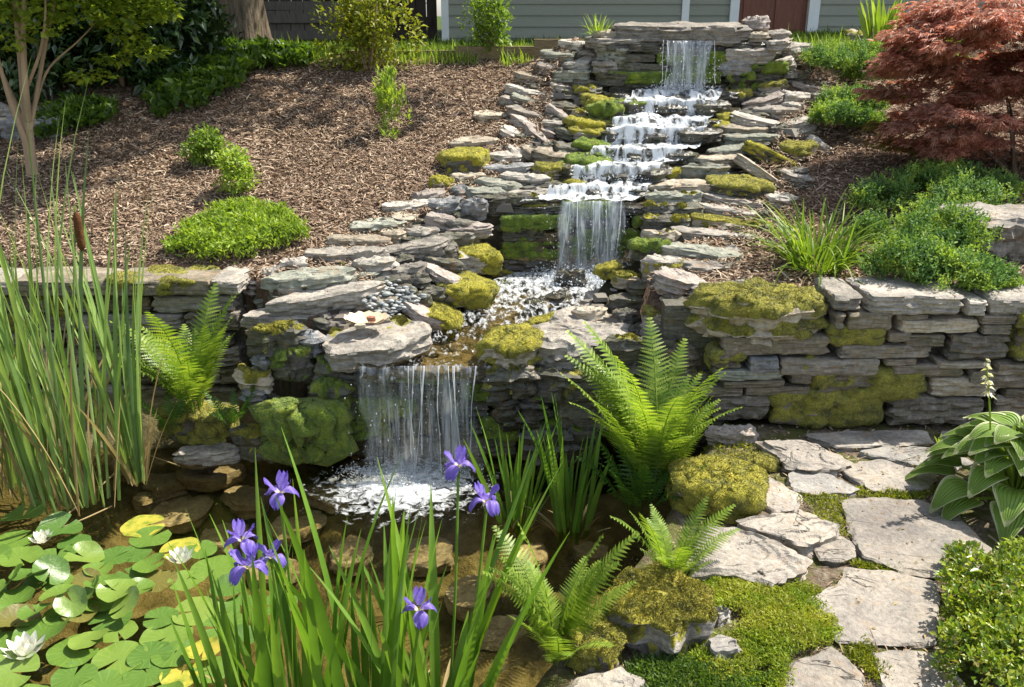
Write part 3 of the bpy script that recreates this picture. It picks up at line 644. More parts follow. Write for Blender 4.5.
# lip slabs of the falls
for nm, y, z, w, lab in (('stone', 3.44, .232, .60, 'thin algae-brown lip slab that the pond waterfall pours over'), ('stone', 4.60, .675, .52, 'mossy lip slab that the middle waterfall pours over'), ('stone', 6.02, 1.425, .56, 'dark lip slab under the capstone that the top waterfall pours over')):
    V, F = stone_arr(w, .24, .05, int(y*100), n=72, Ls=7, Rr=6, boxy=.3, flake=.3, jag=2.5)
    o = mk(nm, V, F, M['algae' if y < 4 else 'dark'], sharp=28, loc=(xc(y), y+.12, z-.06)); tag(o, lab, 'stone')
# ------------------------------------------------------------------ flagstones
FL = [
 ([(838,500),(862,496),(925,497),(965,520),(992,548),(975,572),(935,575),(905,574),(862,556),(852,538)], 'flag', 'large flagstone half shaded by the hosta leaves'),
 ([(846,566),(880,569),(938,580),(936,643),(900,643),(838,641),(800,599),(838,584)], 'flag', 'big square flagstone beside the box shrub with one dark crack'),
 ([(786,661),(830,643),(852,656),(868,674),(866,704),(775,704)], 'flag', 'cream flagstone beside the sedum mat at the near end of the path'),
 ([(870,650),(905,648),(942,653),(975,690),(960,706),(886,706)], 'flag', 'flagstone in front of the big square one, against the box shrub'),
 ([(689,548),(708,524),(735,524),(765,534),(813,557),(806,568),(772,583),(735,571),(692,573)], 'flag', 'thick raised grey-brown slab above the sedum mat'),
 ([(733,519),(765,511),(800,509),(842,524),(838,533),(812,544),(790,541),(765,531)], 'flag', 'pale bluish flagstone wedged behind the thick raised slab'),
 ([(813,547),(826,538),(842,535),(854,544),(855,554),(835,561),(820,558)], 'flag', 'smallest flagstone, between the pale bluish one and the hosta-shaded one'),
 ([(786,472),(805,466),(818,468),(862,489),(850,493),(810,495),(791,489)], 'flagpale', 'small kite-shaped cream flagstone in the middle of the path'),
 ([(833,465),(858,459),(882,458),(938,474),(932,489),(905,492),(872,492)], 'flag', 'oblong pale flagstone between hosta and the kite-shaped one'),
 ([(756,440),(780,438),(806,438),(853,459),(848,465),(815,468),(788,463)], 'flag', 'brownish flagstone next to the small raised block at the wall'),
 ([(857,451),(880,446),(915,445),(960,450),(975,462),(950,470),(915,465)], 'flagpale', 'shaded flagstone partly under the back hosta leaves'),
 ([(803,433),(850,430),(928,430),(934,441),(900,445),(838,447)], 'grey', 'long narrow flagstone in the shade at the wall foot'),
 ([(743,473),(762,470),(782,480),(803,494),(795,508),(775,511),(752,499)], 'flag', 'wedge-shaped flagstone touching the yellow moss cushion'),
 ([(940,430),(1010,428),(1040,440),(1000,448),(950,445)], 'grey', 'shaded flagstone at the wall foot behind the hosta flower stalk'),
 ([(556,690),(585,672),(622,662),(645,676),(640,694),(610,712),(545,712)], 'flag', 'pale stone at the pond edge in front of the small fern'),
 ([(700,640),(722,632),(745,640),(742,652),(715,656)], 'flagpale', 'small whitish stone between the moss boulder and sedum'),
 ([(706,606),(722,598),(735,604),(734,612),(718,617)], 'flagpale', 'white quartz lump in the sedum mat'),
 ([(655,588),(690,578),(712,588),(700,598),(668,598)], 'flag', 'pinkish stone behind the moss boulder by the small fern'),
]
for i, (pg, col, lab) in enumerate(FL):
    top = .045 if 'raised' in lab else .02
    if i in (14, 15, 16, 17): top = .04
    P = np.array([at_z(a, b, top)[:2] for a, b in pg]); c = P.mean(0); P = (P-c)[::-1]
    if (P[:, 0]*np.roll(P[:, 1], -1)-np.roll(P[:, 0], -1)*P[:, 1]).sum() < 0: P = P[::-1]
    t = .06 if top < .03 else .09; n = 150 if i < 14 else 60
    V, F = stone_arr(1, 1, t, 300+i, n=n, Ls=9, Rr=16, poly=P, under=.05, flake=.10 if top < .03 else .3, jag=1.2)
    o = mk('flagstone', V, F, M[col], sharp=25, loc=(c[0], c[1], top-t))
    tag(o, lab, 'flagstone' if i < 14 else 'stone', 'flagstones of the path' if i < 14 else 'loose stones on the pond edge')
s_ = put_stone(735, 434, 50, 20, 2, 'pink', .0, 'P', Y=3.2, f=.5, hi=True); tag(s_, 'small raised pinkish block between big fern and retaining wall foot', 'stone')
# moss cushions and moss boulders on the pond edge
def moss_block(cx, cy, Lp, hp, Y, mc, lab, th, cov=.97, col='grey', f=.6, D=None, mtop=.55):
    o = put_stone(cx, cy, Lp, hp, 0, col, cov, 'P', Y=Y, f=f, hi=True, th=th, mc=mc, D=D, mtop=mtop, grow=1., fz=2.5); tag(o, lab, 'stone'); return o
moss_block(724, 492, 92, 54, None, 'moss', 'rock buried under a golden moss cushion beside the tallest fern', .028, .85, D=.26, f=.42)
moss_block(750, 464, 60, 16, None, 'mossd', 'low moss mat stone behind the golden moss cushion', .015, .8, f=.4)
moss_block(668, 628, 118, 74, None, 'moss', 'grey boulder with an orange-yellow moss top at the pond edge', .016, .52, D=.30, f=.42, mtop=1.0)
moss_block(596, 648, 60, 50, None, 'moss', 'mossy lump of rock between near fern and moss boulder', .02, .7, f=.4, D=.16, mtop=.8)
moss_block(610, 606, 50, 20, None, 'flag', 'x', .01, .1) if False else None
# boulder at right
rb = put_stone(1006, 228, 110, 62, 0, 'grey', 0, 'P', f=.6, hi=True, fl=.06); tag(rb, 'big rounded blue-grey boulder on the slope right of the spreading juniper', 'boulder')
for (cx, cy, l_, h_, c, lab) in ((12, 118, 60, 26, 'grey', 'shaded grey boulder left of the tree stems'), (30, 128, 60, 22, 'blue', 'shaded flat boulder directly behind the tree stems'), (865, 38, 34, 14, 'tan', 'mossy tan rock on the grass edge left of the iris leaves')):
    q = put_stone(cx, cy, l_, h_, 0, c, .3 if c == 'tan' else 0, 'P', f=.8); tag(q, lab, 'boulder')
# sunken stones on the pond bed
rr = random.Random(21)
for i, (cx, cy, l_, h_) in enumerate([(212, 478, 66, 14), (165, 487, 52, 12), (250, 500, 70, 18), (185, 515, 70, 20), (300, 530, 60, 20), (128, 470, 40, 10), (330, 500, 50, 14), (352, 560, 60, 22), (225, 540, 60, 18), (150, 505, 36, 12), (420, 560, 70, 22), (470, 600, 60, 24), (530, 560, 50, 18), (280, 580, 60, 22), (590, 560, 44, 16), (500, 640, 60, 24)]):
    p = hit(cx, cy)
    V, F = stone_arr(l_*mpp(p), l_*mpp(p)*.8, .07, 2000+i, n=44, Ls=6, Rr=6, under=.1)
    o = mk('stone', V, F, M['tan'], sharp=40, loc=(p[0], p[1], p[2]-.02), rot=(0, 0, rr.uniform(0, 3)))
    tag(o, 'flat brown stone lying under the pond water', 'stone', 'stones on the pond bed')
# rubble in the banks (uncountable)
def chips(n, xr, yr, sz, keep, seed, zoff=.0, flat=.5):
    r = np.random.default_rng(seed); x = r.uniform(*xr, n); y = r.uniform(*yr, n); k = keep(x, y); x, y = x[k], y[k]; n = len(x)
    z = H(x, y)+zoff
    base = np.array([(-1, -.7, 0), (.9, -.8, 0), (1.1, .6, 0), (-.8, .9, 0), (-.8, -.55, 1), (.7, -.6, .9), (.85, .5, 1), (-.6, .7, .85)])
    s = sz*r.lognormal(0, .45, n); V = base[None]*(s[:, None, None]*np.stack([r.uniform(.7, 1.5, n), r.uniform(.6, 1, n), np.full(n, flat)*r.uniform(.5, 1, n)], -1)[:, None, :])
    V = V*(1+r.uniform(-.25, .25, V.shape))
    a = r.uniform(0, 6.28, n); c, s_ = np.cos(a)[:, None], np.sin(a)[:, None]
    X = V[..., 0]*c-V[..., 1]*s_; Yv = V[..., 0]*s_+V[..., 1]*c
    V = np.stack([X+x[:, None], Yv+y[:, None], V[..., 2]+z[:, None]-.004], -1).reshape(-1, 3)
    q = np.array([(0, 3, 2, 1), (4, 5, 6, 7), (0, 1, 5, 4), (1, 2, 6, 5), (2, 3, 7, 6), (3, 0, 4, 7)])
    return V, (q[None]+np.arange(n)[:, None, None]*8).reshape(-1, 4)
dist = lambda x, y: np.abs(x-xc(y))-hw(y)
rub = island_mat('rubble_slate', [(.08, .075, .065), (.18, .165, .14), (.13, .11, .09), (.26, .24, .21)])  # chip colours darkened so gaps in the banks look shaded
V, F = chips(2600, (-1.8, 2.0), (3.55, 6.5), .028, lambda x, y: (dist(x, y) > -.03) & (dist(x, y) < .62) & (y > ywall(x)+.16), 3, -.045)
tag(mk('rubble', V, F, rub, smooth=False), 'broken slate rubble packed between the bank stones', kind='stuff')
V, F = chips(1500, (-1.0, 1.0), (3.5, 4.6), .022, lambda x, y: (dist(x, y) < .06) & (y > 3.5), 5, -.012, .5)
tag(mk('gravel', V, F, island_mat('gravel_brown', [(.07, .055, .03), (.19, .145, .07), (.26, .21, .12), (.12, .10, .06)], .5), smooth=True), 'wet dark gravel on the stream bed', kind='stuff')
# pebbles and shell on the flat stone
pm = island_mat('pebble_blue', [(.12, .13, .13), (.22, .25, .25), (.38, .39, .38), (.17, .16, .15)], .5)
pp = at_y(388, 308, 3.78)
r = np.random.default_rng(8); mb = MB()
ico_V = np.array([(math.cos(a)*math.cos(b), math.sin(a)*math.cos(b), math.sin(b)) for b in (-1.2, -.4, .4, 1.2) for a in np.arange(6)*1.047]); ico_F = grid(6, 4, True)
ico_F = np.array([(i % 6+4*0, 0, 0, 0) for i in range(0)]) if False else np.array([(b*6+a, b*6+(a+1) % 6, (b+1)*6+(a+1) % 6, (b+1)*6+a) for b in range(3) for a in range(6)]+[(18, 19, 20, 21), (18, 21, 22, 23), (3, 2, 1, 0), (5, 4, 3, 0)])
for i in range(260):
    px, py = r.uniform(352, 425), 0
    py = r.uniform(280, 322)
    if abs((px-390)/38)+abs((py-300)/24) > .95: continue
    q = hit(px, py); s = r.uniform(.006, .014); V = ico_V*np.array([s*1.4, s, s*.6])*r.uniform(.8, 1.2, 3)
    mb.add(V+np.array([q[0], q[1], q[2]+r.uniform(.0, .022)]), ico_F)
tag(mb.build('pebbles', pm), 'blue-grey glassy pebbles heaped behind the clam shell', kind='stuff')
def shell(px, py, Y):
    p = at_y(px, py, Y); e = empty('clam_shell', p); tag(e, 'cream fan-shaped clam shell lying open on the flat pool stone', 'shell')
    nu, nv = 41, 9; V = []
    for i in range(nu):
        a = -2.3+4.6*i/(nu-1)
        for j in range(nv):
            s = j/(nv-1); R = .095*s*(1+.03*math.cos(a*14)); V.append((R*math.sin(a), R*math.cos(a)*.75, .030*s**2+.004*math.cos(a*14)*s))
    mt = simple_mat('shell_cream', (.62, .48, .33), .4, .5, .25, 60, .001)
    n0 = nu*nv; V = np.array(V); V2 = V+np.array([0, 0, -.004])*1.0; Fq = grid(nu, nv)
    mk('valve', np.concatenate([V, V2]), np.concatenate([Fq, Fq[:, ::-1]+n0]), mt, e, loc=(0, 0, .012))
    V, F = stone_arr(.05, .035, .018, 5, n=24, Ls=5, Rr=4); mk('hinge', V, F, M['tan'], e, loc=(-.02, -.045, .006), sharp=35)
    V, F = stone_arr(.045, .035, .02, 6, n=24, Ls=5, Rr=4); mk('pebble', V, F, simple_mat('pebble_red', (.30, .13, .08)), e, loc=(.02, .0, .022), sharp=35)
shell(367, 326, 3.60)
# ------------------------------------------------------------------ water
def water_mat(name, tint, bsc, bd, rough=.03, foam=None, stretch=None):
    m, t, o = newmat(name)
    n1 = noise(t, bsc, 3, .5, stretch=stretch, dist=.6); n2_ = noise(t, bsc*3.7, 2, .5, stretch=stretch)
    h = math_(t, 'ADD', n1, math_(t, 'MULTIPLY', n2_, .3)); nb = bump(t, h, bd)
    fr = N(t, 'Fresnel'); fr.inputs['IOR'].default_value = 1.36; L(t, nb, fr.inputs['Normal'])
    tr = N(t, 'BsdfTransparent'); tr.inputs[0].default_value = (*tint, 1)
    gl = N(t, 'BsdfGlossy'); gl.inputs['Roughness'].default_value = rough; L(t, nb, gl.inputs['Normal'])
    mx = N(t, 'MixShader'); L(t, fr.outputs[0], mx.inputs[0]); L(t, tr.outputs[0], mx.inputs[1]); L(t, gl.outputs[0], mx.inputs[2])
    out = mx.outputs[0]
    if foam:
        fo = foam_shader(t)
        m2 = N(t, 'MixShader'); L(t, foam(t), m2.inputs[0]); L(t, out, m2.inputs[1]); L(t, fo, m2.inputs[2]); out = m2.outputs[0]
    L(t, out, o.inputs[0]); return m
def foam_shader(t, nrm=None, col=(.86, .90, .93)):
    p = N(t, 'BsdfPrincipled'); p.inputs['Base Color'].default_value = (*col, 1); p.inputs['Roughness'].default_value = .55; p.inputs['Specular IOR Level'].default_value = .2
    tl = N(t, 'BsdfTranslucent'); tl.inputs[0].default_value = (*col, 1); q = N(t, 'MixShader'); q.inputs[0].default_value = .4
    if nrm: L(t, nrm, p.inputs['Normal'])
    L(t, p.outputs[0], q.inputs[1]); L(t, tl.outputs[0], q.inputs[2]); return q.outputs[0]
fallc = at_z(405, 485, POND_Z)
def pond_foam(t):
    g = N(t, 'NewGeometry'); d = N(t, 'VectorMath', operation='SUBTRACT'); L(t, g.outputs['Position'], d.inputs[0]); d.inputs[1].default_value = tuple(fallc)
    sc = N(t, 'VectorMath', operation='MULTIPLY'); L(t, d.outputs[0], sc.inputs[0]); sc.inputs[1].default_value = (1/.36, 1/.27, 0)
    ln = N(t, 'VectorMath', operation='LENGTH'); L(t, sc.outputs[0], ln.inputs[0])
    nn = noise(t, 24, 5, .66, dist=.8)
    v = math_(t, 'SUBTRACT', math_(t, 'ADD', math_(t, 'MULTIPLY', nn, 3.4), -.35), math_(t, 'MULTIPLY', ln.outputs[1], 1.15))
    return ramp(t, v, [(.35, (0, 0, 0)), (1., (.9, .9, .9))])
M['pond'] = water_mat('pond_water', (.84, .79, .58), 9, .006, foam=pond_foam)
xs = np.arange(-5, 1.4, .025); ys = np.concatenate([np.arange(.4, 1.6, .1), np.arange(1.6, 4.1, .02)]); X, Y = np.meshgrid(xs, ys, indexing='ij')
dd = np.hypot((X-fallc[0])/.45, (Y-fallc[1])/.35)
Zw = POND_Z+  .010*fbm(np.stack([X*14, Y*20, X*0], -1), 4, 3)*np.exp(-dd**2*.9)*2.0+.0011*np.sin(np.hypot(X-fallc[0], Y-fallc[1])*42+2*n2(X, Y, 3, 4))*np.exp(-dd*.45)+.0006*n2(X, Y, 9, 6)
tag(mk('pond_water', np.stack([X, Y, Zw], -1).reshape(-1, 3), grid(len(xs), len(ys)), M['pond']), kind='structure')
def stream_sheet(name, y0, y1, n, prof, wf, mat, nu=60, amp=.006, fs=22):
    ys = np.linspace(y0, y1, n); us = np.linspace(-1, 1, nu); U, Yv = np.meshgrid(us, ys, indexing='ij')
    X = xc(Yv)+U*ww(Yv)*wf; Zv = (.016*n2(X, X*0, 9, 3)*(1-ss(3.5, 3.9, Yv)) if y0 < 3.5 else 0)+prof(Yv+(.05*n2(X, Yv*.3, 5, 4) if amp > .01 else 0))+amp*fbm(np.stack([X*fs, Yv*fs, X*0], -1), 9, 3)*1.5
    return tag(mk(name, np.stack([X, Yv, Zv], -1).reshape(-1, 3), grid(nu, n), mat), kind='structure')
def foam_n(sc, lo, hi, st=None, ygrad=None, ys=0):
    def f(t):
        nn = noise(t, sc, 5, .60, stretch=st, dist=.5)
        v = nn
        if ygrad:
            g = N(t, 'NewGeometry'); s = N(t, 'SeparateXYZ'); L(t, g.outputs['Position'], s.inputs[0])
            mr = N(t, 'MapRange'); L(t, s.outputs[1], mr.inputs[0]); mr.inputs[1].default_value = ygrad[0]; mr.inputs[2].default_value = ygrad[1]
            mr.inputs[3].default_value = ygrad[2]; mr.inputs[4].default_value = ygrad[3]; v = math_(t, 'ADD', v, mr.outputs[0])
        return ramp(t, v, [(lo, (0, 0, 0)), (hi, (1, 1, 1))])
    return f
M['stream'] = water_mat('stream_water', (.84, .79, .62), 20, .016, foam=foam_n(26, .54, .78, ygrad=(3.6, 4.5, -.02, .18), st=(1.8, .8, 1)))
stream_sheet('stream_water', 3.385, 4.66, 150, lambda y: .262+.07*ss(3.4, 4.5, y)-.05*((3.43-y).clip(0)/.045)**2, 1.02, M['stream'])
M['cascade'] = water_mat('cascade_water', (.85, .86, .84), 34, .02, foam=foam_n(17, .385, .55, st=(1.5, .8, .5)))
def cprof(y):
    z = np.zeros_like(y)+.70; prev = .69
    for (a, b) in STEPS[1:-1]:
        z = z+(b-prev)*ss(a-.012, a+.022, y); prev = b
    return z+.012
stream_sheet('cascade_water', 4.60, 6.02, 420, cprof, .97, M['cascade'], nu=110, amp=.016, fs=15)
stream_sheet('stream_water', 6.03, 6.6, 30, lambda y: 1.452+0*y, .9, M['stream'], nu=30, amp=.002)
# falling water: a broken film, many round strands and drops
def fall_mat(name, sx, sz, lo, hi, col=(.80, .86, .93)):
    m, t, o = newmat(name)
    na = noise(t, 1., 4, .6, stretch=(sx, sx*.5, sz), dist=.5); nb_ = noise(t, 1., 3, .55, stretch=(sx*.22, sx*.1, sz*.35)); nn = math_(t, 'ADD', math_(t, 'MULTIPLY', na, .62), math_(t, 'MULTIPLY', nb_, .38))
    fac = ramp(t, nn, [(lo, (.02, .02, .02)), (hi, (.55, .55, .55)), (min(hi+.12, .99), (.95, .95, .95))])
    at_ = N(t, 'Attribute', attribute_name='tint'); se = N(t, 'SeparateColor'); L(t, at_.outputs['Color'], se.inputs[0]); fac = math_(t, 'MULTIPLY', fac, se.outputs[0])
    tr = N(t, 'BsdfTransparent'); tr.inputs[0].default_value = (.96, .97, .97, 1)
    nb = bump(t, nn, .02); fo = foam_shader(t, None, col)
    gl = N(t, 'BsdfGlossy'); gl.inputs['Roughness'].default_value = .08; L(t, nb, gl.inputs['Normal'])
    a = N(t, 'MixShader'); L(t, math_(t, 'MULTIPLY', se.outputs[0], .10), a.inputs[0]); L(t, tr.outputs[0], a.inputs[1]); L(t, gl.outputs[0], a.inputs[2])
    mx = N(t, 'MixShader'); L(t, fac, mx.inputs[0]); L(t, a.outputs[0], mx.inputs[1]); L(t, fo, mx.inputs[2]); L(t, mx.outputs[0], o.inputs[0]); return m
M['strand'] = None
m, t, o = newmat('water_strand'); fo = foam_shader(t, None, (.85, .9, .95)); tr = N(t, 'BsdfTransparent'); gl = N(t, 'BsdfGlossy'); gl.inputs['Roughness'].default_value = .1
a = N(t, 'MixShader'); a.inputs[0].default_value = .35; L(t, tr.outputs[0], a.inputs[1]); L(t, gl.outputs[0], a.inputs[2])
mx = N(t, 'MixShader'); mx.inputs[0].default_value = .55; L(t, a.outputs[0], mx.inputs[1]); L(t, fo, mx.inputs[2]); L(t, mx.outputs[0], o.inputs[0]); M['strand'] = m
def waterfall(label, xa, xb, ylip, z0, z1, throw, mat, nstr, seed, srad=.0024, dropn=200):
    r = np.random.default_rng(seed); e = empty('waterfall', ((xa+xb)/2, ylip, z1)); o = np.array(e.location)
    nu, nv = 90, 40; U, Vv = np.meshgrid(np.linspace(0, 1, nu), np.linspace(0, 1, nv), indexing='ij')
    X = xa+(xb-xa)*U+.012*n2(U, Vv, 4, seed)*Vv; zz = z0+(z1-z0)*Vv+(.016*n2(X, X*0, 9, 3) if seed == 1 else 0)*(1-Vv)
    edge = n2(U, U*0, 9, seed+1)*.02
    Yv = ylip-.012-throw*np.sqrt(Vv)-.010*fbm(np.stack([X*45, X*0, Vv*2], -1), seed, 2)+edge
    ed_ = np.minimum(U, 1-U)*(xb-xa)+.035*(vnoise(np.stack([U*0+np.where(U < .5, 3., 9.), Vv*3.5, U*0+seed], -1), seed)-.35); ea = ss(-.004, .022, ed_)*(1-.35*ss(.80, 1., Vv))
    gaps = ss(-.65, -.05, vnoise(np.stack([U*(xb-xa)*26, Vv*1.6, U*0+seed*5.], -1), 4)); ea = ea*(.38+.62*gaps)
    mk('water_film', np.stack([X, Yv, zz], -1).reshape(-1, 3)-o, grid(nu, nv), mat, e, attr={'tint': np.stack([ea.ravel()]*3+[np.ones(ea.size)], -1)})
    mb = MB()
    for i in range(nstr):
        x = r.uniform(xa-.015, xb+.015); n = 26; v = np.linspace(0, r.uniform(.75, 1), n); v = v*(1-0)+0
        Rr = srad*r.uniform(.5, 1.5)*(.55+.9*np.abs(vnoise(np.stack([v*14, v*0+i, v*0], -1), seed)))*(1-.35*v)
        P = np.stack([x+.010*vnoise(np.stack([v*3, v*0+i*3.3, v*0], -1), 2)+r.normal(0, .025)*v, ylip-.022-(throw+.012)*np.sqrt(v)*r.uniform(.8, 1.3)+0*v, z0+.004+(z1-z0)*v], -1)
        V, F = tube(P-o, Rr, 5); mb.add(V, F)
    for i in range(dropn):
        v = r.uniform(0, 1)**.7; s = r.uniform(.0008, .0024); c = np.array([r.uniform(xa-.05, xb+.05), ylip-.03-throw*math.sqrt(v)*1.2-r.uniform(0, .06)*v, z0+(z1-z0)*v])
        mb.add(ico_V*np.array([s, s, s*1.8])+c-o, ico_F)
    mb.build('water_strands', M['strand'], e)['kind'] = 'stuff'
    return tag(e, label, 'waterfall')
def xat(px, py, Y): return at_y(px, py, Y)[0]
waterfall('lowest waterfall dropping in thin strings into the pond', xat(360, 400, 3.42), xat(484, 400, 3.42), 3.42, .262, POND_Z-.01, .055, fall_mat('fall_film_low', 60, 4, .42, .62), 9, 1, dropn=160)
waterfall('middle waterfall pouring in a white curtain into the shallow pool', xat(552, 230, 4.6), xat(624, 230, 4.6), 4.60, .708, .33, .05, fall_mat('fall_film_mid', 90, 8, .34, .56), 6, 2, srad=.002, dropn=320)
waterfall('highest waterfall falling from under the long capstone', xat(664, 60, 6.02), xat(712, 60, 6.02), 6.02, 1.452, 1.13, .05, fall_mat('fall_film_top', 80, 7, .33, .56), 5, 3, srad=.002, dropn=260)
# side trickle right of the middle fall and left of the top fall, and foam heaps
def foam_heap(name, n, centers, seed, sz=(.003, .011)):
    r = np.random.default_rng(seed); mb = MB()
    for i in range(n):
        c, s = centers[r.integers(len(centers))]; p = np.array(c)+r.normal(0, 1, 3)*np.array(s); p[2] = c[2]+abs(p[2]-c[2])
        q = r.uniform(*sz)**1.0; mb.add(ico_V*q*np.array([r.uniform(.8, 1.5), 1, r.uniform(.6, 1.2)])+p, ico_F)
    return tag(mb.build(name, M['strand']), 'white churned foam and spray', kind='stuff')
cc = []
for (y, z) in STEPS[1:-1]:
    for u in (-.8, -.6, -.35, -.1, .1, .3, .5, .75): cc.append(((float(xc(y))+u*float(ww(y))*.9, y-.03, z-.045), (.035, .02, .014)))
foam_heap('foam', 1600, cc, 4, (.001, .0035))
mid = at_y(588, 268, 4.5)
foam_heap('foam', 2200, [((mid[0]+dx, 4.50-dy, .335), (.06, .045, .022)) for dx, dy in ((-.16, 0), (-.08, .03), (0, .0), (.08, .03), (.15, .0), (-.05, .12), (.05, .12), (-.15, .12), (.14, .1))], 5, (.0012, .0045))
foam_heap('foam', 1500, [((fallc[0]+dx, fallc[1]+.10+dy, POND_Z), (.06, .05, .010)) for dx, dy in ((-.18, 0), (-.08, -.03), (.02, .0), (.1, -.02), (.2, -.0), (0, -.1))], 6, (.001, .004))
foam_heap('foam', 700, [((float(xc(6.0))+dx, 5.97, 1.14), (.06, .03, .03)) for dx in (-.12, -.04, .05, .12)], 7, (.001, .004))
# ------------------------------------------------------------------ house, fence, deck, edging
siding = simple_mat('siding_greygreen', (.27, .275, .215), .6, .3, .06, 30, .001, stretch=(.2, 1, 4))
white = simple_mat('trim_white', (.74, .75, .72), .5, .3, .05, 8, .001)
doorm = simple_mat('door_redbrown', (.17, .055, .03), .45, .4, .25, 10, .002, stretch=(6, 6, .6))
YH = 10.6
hs = empty('house', (2, YH, 1.35)); tag(hs, 'house with grey-green lap siding, white corner boards and a red-brown door', 'house')
def hx(px): return at_y(px, 30, YH)[0]
def slab(name, x0, x1, y0, y1, z0, z1, m, par=hs, bev=0):
    V, F = box(x0, x1, y0, y1, z0, z1); o = mk(name, np.array(V)-np.array(par.location), [np.array(F)], m, par, smooth=False); return o
def siding_wall(x0, x1, Y, z0, z1, par, ex=.118):
    mb = MB(); z = z0
    while z < z1:
        V = np.array([(x0, Y-.016, z), (x1, Y-.016, z), (x0, Y-.016, z+.012), (x1, Y-.016, z+.012), (x0, Y-.002, z+ex), (x1, Y-.002, z+ex), (x0, Y+.01, z), (x1, Y+.01, z)])-np.array(par.location)
        mb.add(V, [(0, 1, 3, 2), (2, 3, 5, 4), (6, 7, 1, 0)]); z += ex
    V, F = box(x0, x1, Y+.01, Y+.15, z0-.3, z1); mb.add(np.array(V)-np.array(par.location), F)
    return mb.build('wall', siding, par, smooth=False)
xL, xC, xC2, xD0, xD1, xR = hx(449), hx(684), hx(690), hx(743), hx(814), 6.6
siding_wall(xL, xC-.04, YH, 1.25, 4.2, hs)
siding_wall(xC+.04, xD0-.1, YH+.3, 1.25, 4.2, hs); siding_wall(xD1+.12, xR, YH+.3, 1.25, 4.2, hs); siding_wall(xD0-.1, xD1+.12, YH+.3, 3.45, 4.2, hs)
slab('corner_board', xC-.04, xC+.04, YH-.03, YH+.3, 1.2, 4.2, white); slab('corner_board', xL-.08, xL, YH-.03, YH+.2, 1.2, 4.2, white)
slab('door_frame', xD0-.10, xD0, YH+.25, YH+.36, 1.25, 3.45, white); slab('door_frame', xD1, xD1+.12, YH+.25, YH+.36, 1.25, 3.45, white)
dr = slab('door', xD0, xD1, YH+.33, YH+.38, 1.33, 3.45, doorm)
for a, b in ((.08, .46), (.54, .92)):
    for c, d in ((.12, .9), (1.05, 1.95)): 
        w = xD1-xD0; V, F = box(xD0+a*w, xD0+b*w, YH+.315, YH+.335, 1.33+c, 1.33+d); mk('panel', np.array(V)-np.array(hs.location), [np.array(F)], doorm, dr, smooth=False)
slab('threshold', xD0-.1, xD1+.12, YH+.18, YH+.40, 1.22, 1.33, simple_mat('sill_grey', (.3, .29, .27)))
slab('foundation', xL, xR, YH+.02, YH+.3, 1.0, 1.26, simple_mat('block_grey', (.25, .24, .22)))
V = np.array([(xL-.4, YH-.45, 4.15), (xR+.4, YH-.45, 4.15), (xR+.4, YH+3, 5.8), (xL-.4, YH+3, 5.8), (xL-.4, YH-.45, 4.3), (xR+.4, YH-.45, 4.3), (xR+.4, YH+3, 5.95), (xL-.4, YH+3, 5.95)])-np.array(hs.location)
mk('roof', V, np.array([(0, 3, 2, 1), (4, 5, 6, 7), (0, 1, 5, 4), (1, 2, 6, 5), (2, 3, 7, 6), (3, 0, 4, 7)]), simple_mat('shingle_dark', (.08, .08, .085), .9, .2, .4, 30, .01), hs, smooth=False)
wood = simple_mat('wood_weathered', (.13, .115, .095), .85, .15, .3, 12, .004, stretch=(8, 8, .5))
woodd = simple_mat('wood_dark', (.055, .042, .033), .85, .15, .3, 12, .004, stretch=(8, 8, .5))
def picket_fence(name, label, px0, px1, Y, z0, z1, bw, mat, cat='fence', gap=.008):
    x0, x1 = at_y(px0, 30, Y)[0], at_y(px1, 30, Y)[0]; e = empty(name, ((x0+x1)/2, Y, z0)); tag(e, label, cat); q = random.Random(int(px0))
    mb = MB(); x = x0
    while x < x1:
        V, F = box(x, x+bw-gap, Y-.012+q.uniform(-.004, .004), Y+.012, z0, z1+q.uniform(-.01, .01)); mb.add(np.array(V)-np.array(e.location), F); x += bw
    o = mb.build('board_panel', mat, e, smooth=False)
    for z in (z0+.25, z1-.3):
        V, F = box(x0, x1, Y-.055, Y-.016, z, z+.09); mk('rail', np.array(V)-np.array(e.location), [np.array(F)], mat, e, smooth=False)
    for x in np.arange(x0, x1+.01, 1.6):
        V, F = box(x-.05, x+.05, Y-.12, Y-.02+.001, z0, z1+.06); mk('post', np.array(V)-np.array(e.location), [np.array(F)], mat, e, smooth=False)
    return e
picket_fence('board_fence', 'tall dark board fence closing the garden behind the evergreen shrubs', -260, 212, 12.2, 1.2, 3.2, .14, woodd)
picket_fence('board_fence', 'low weathered board screen under the deck beside the big trunk', 250, 345, 10.3, 1.28, 1.66, .15, wood)
picket_fence('garden_gate', 'dark brown wooden gate beside the house corner', 385, 432, 10.8, 1.25, 3.1, .12, woodd, 'gate')
picket_fence('board_fence', 'dark boards glimpsed between garden gate and deck', 330, 392, 12.0, 1.25, 3.1, .13, woodd)
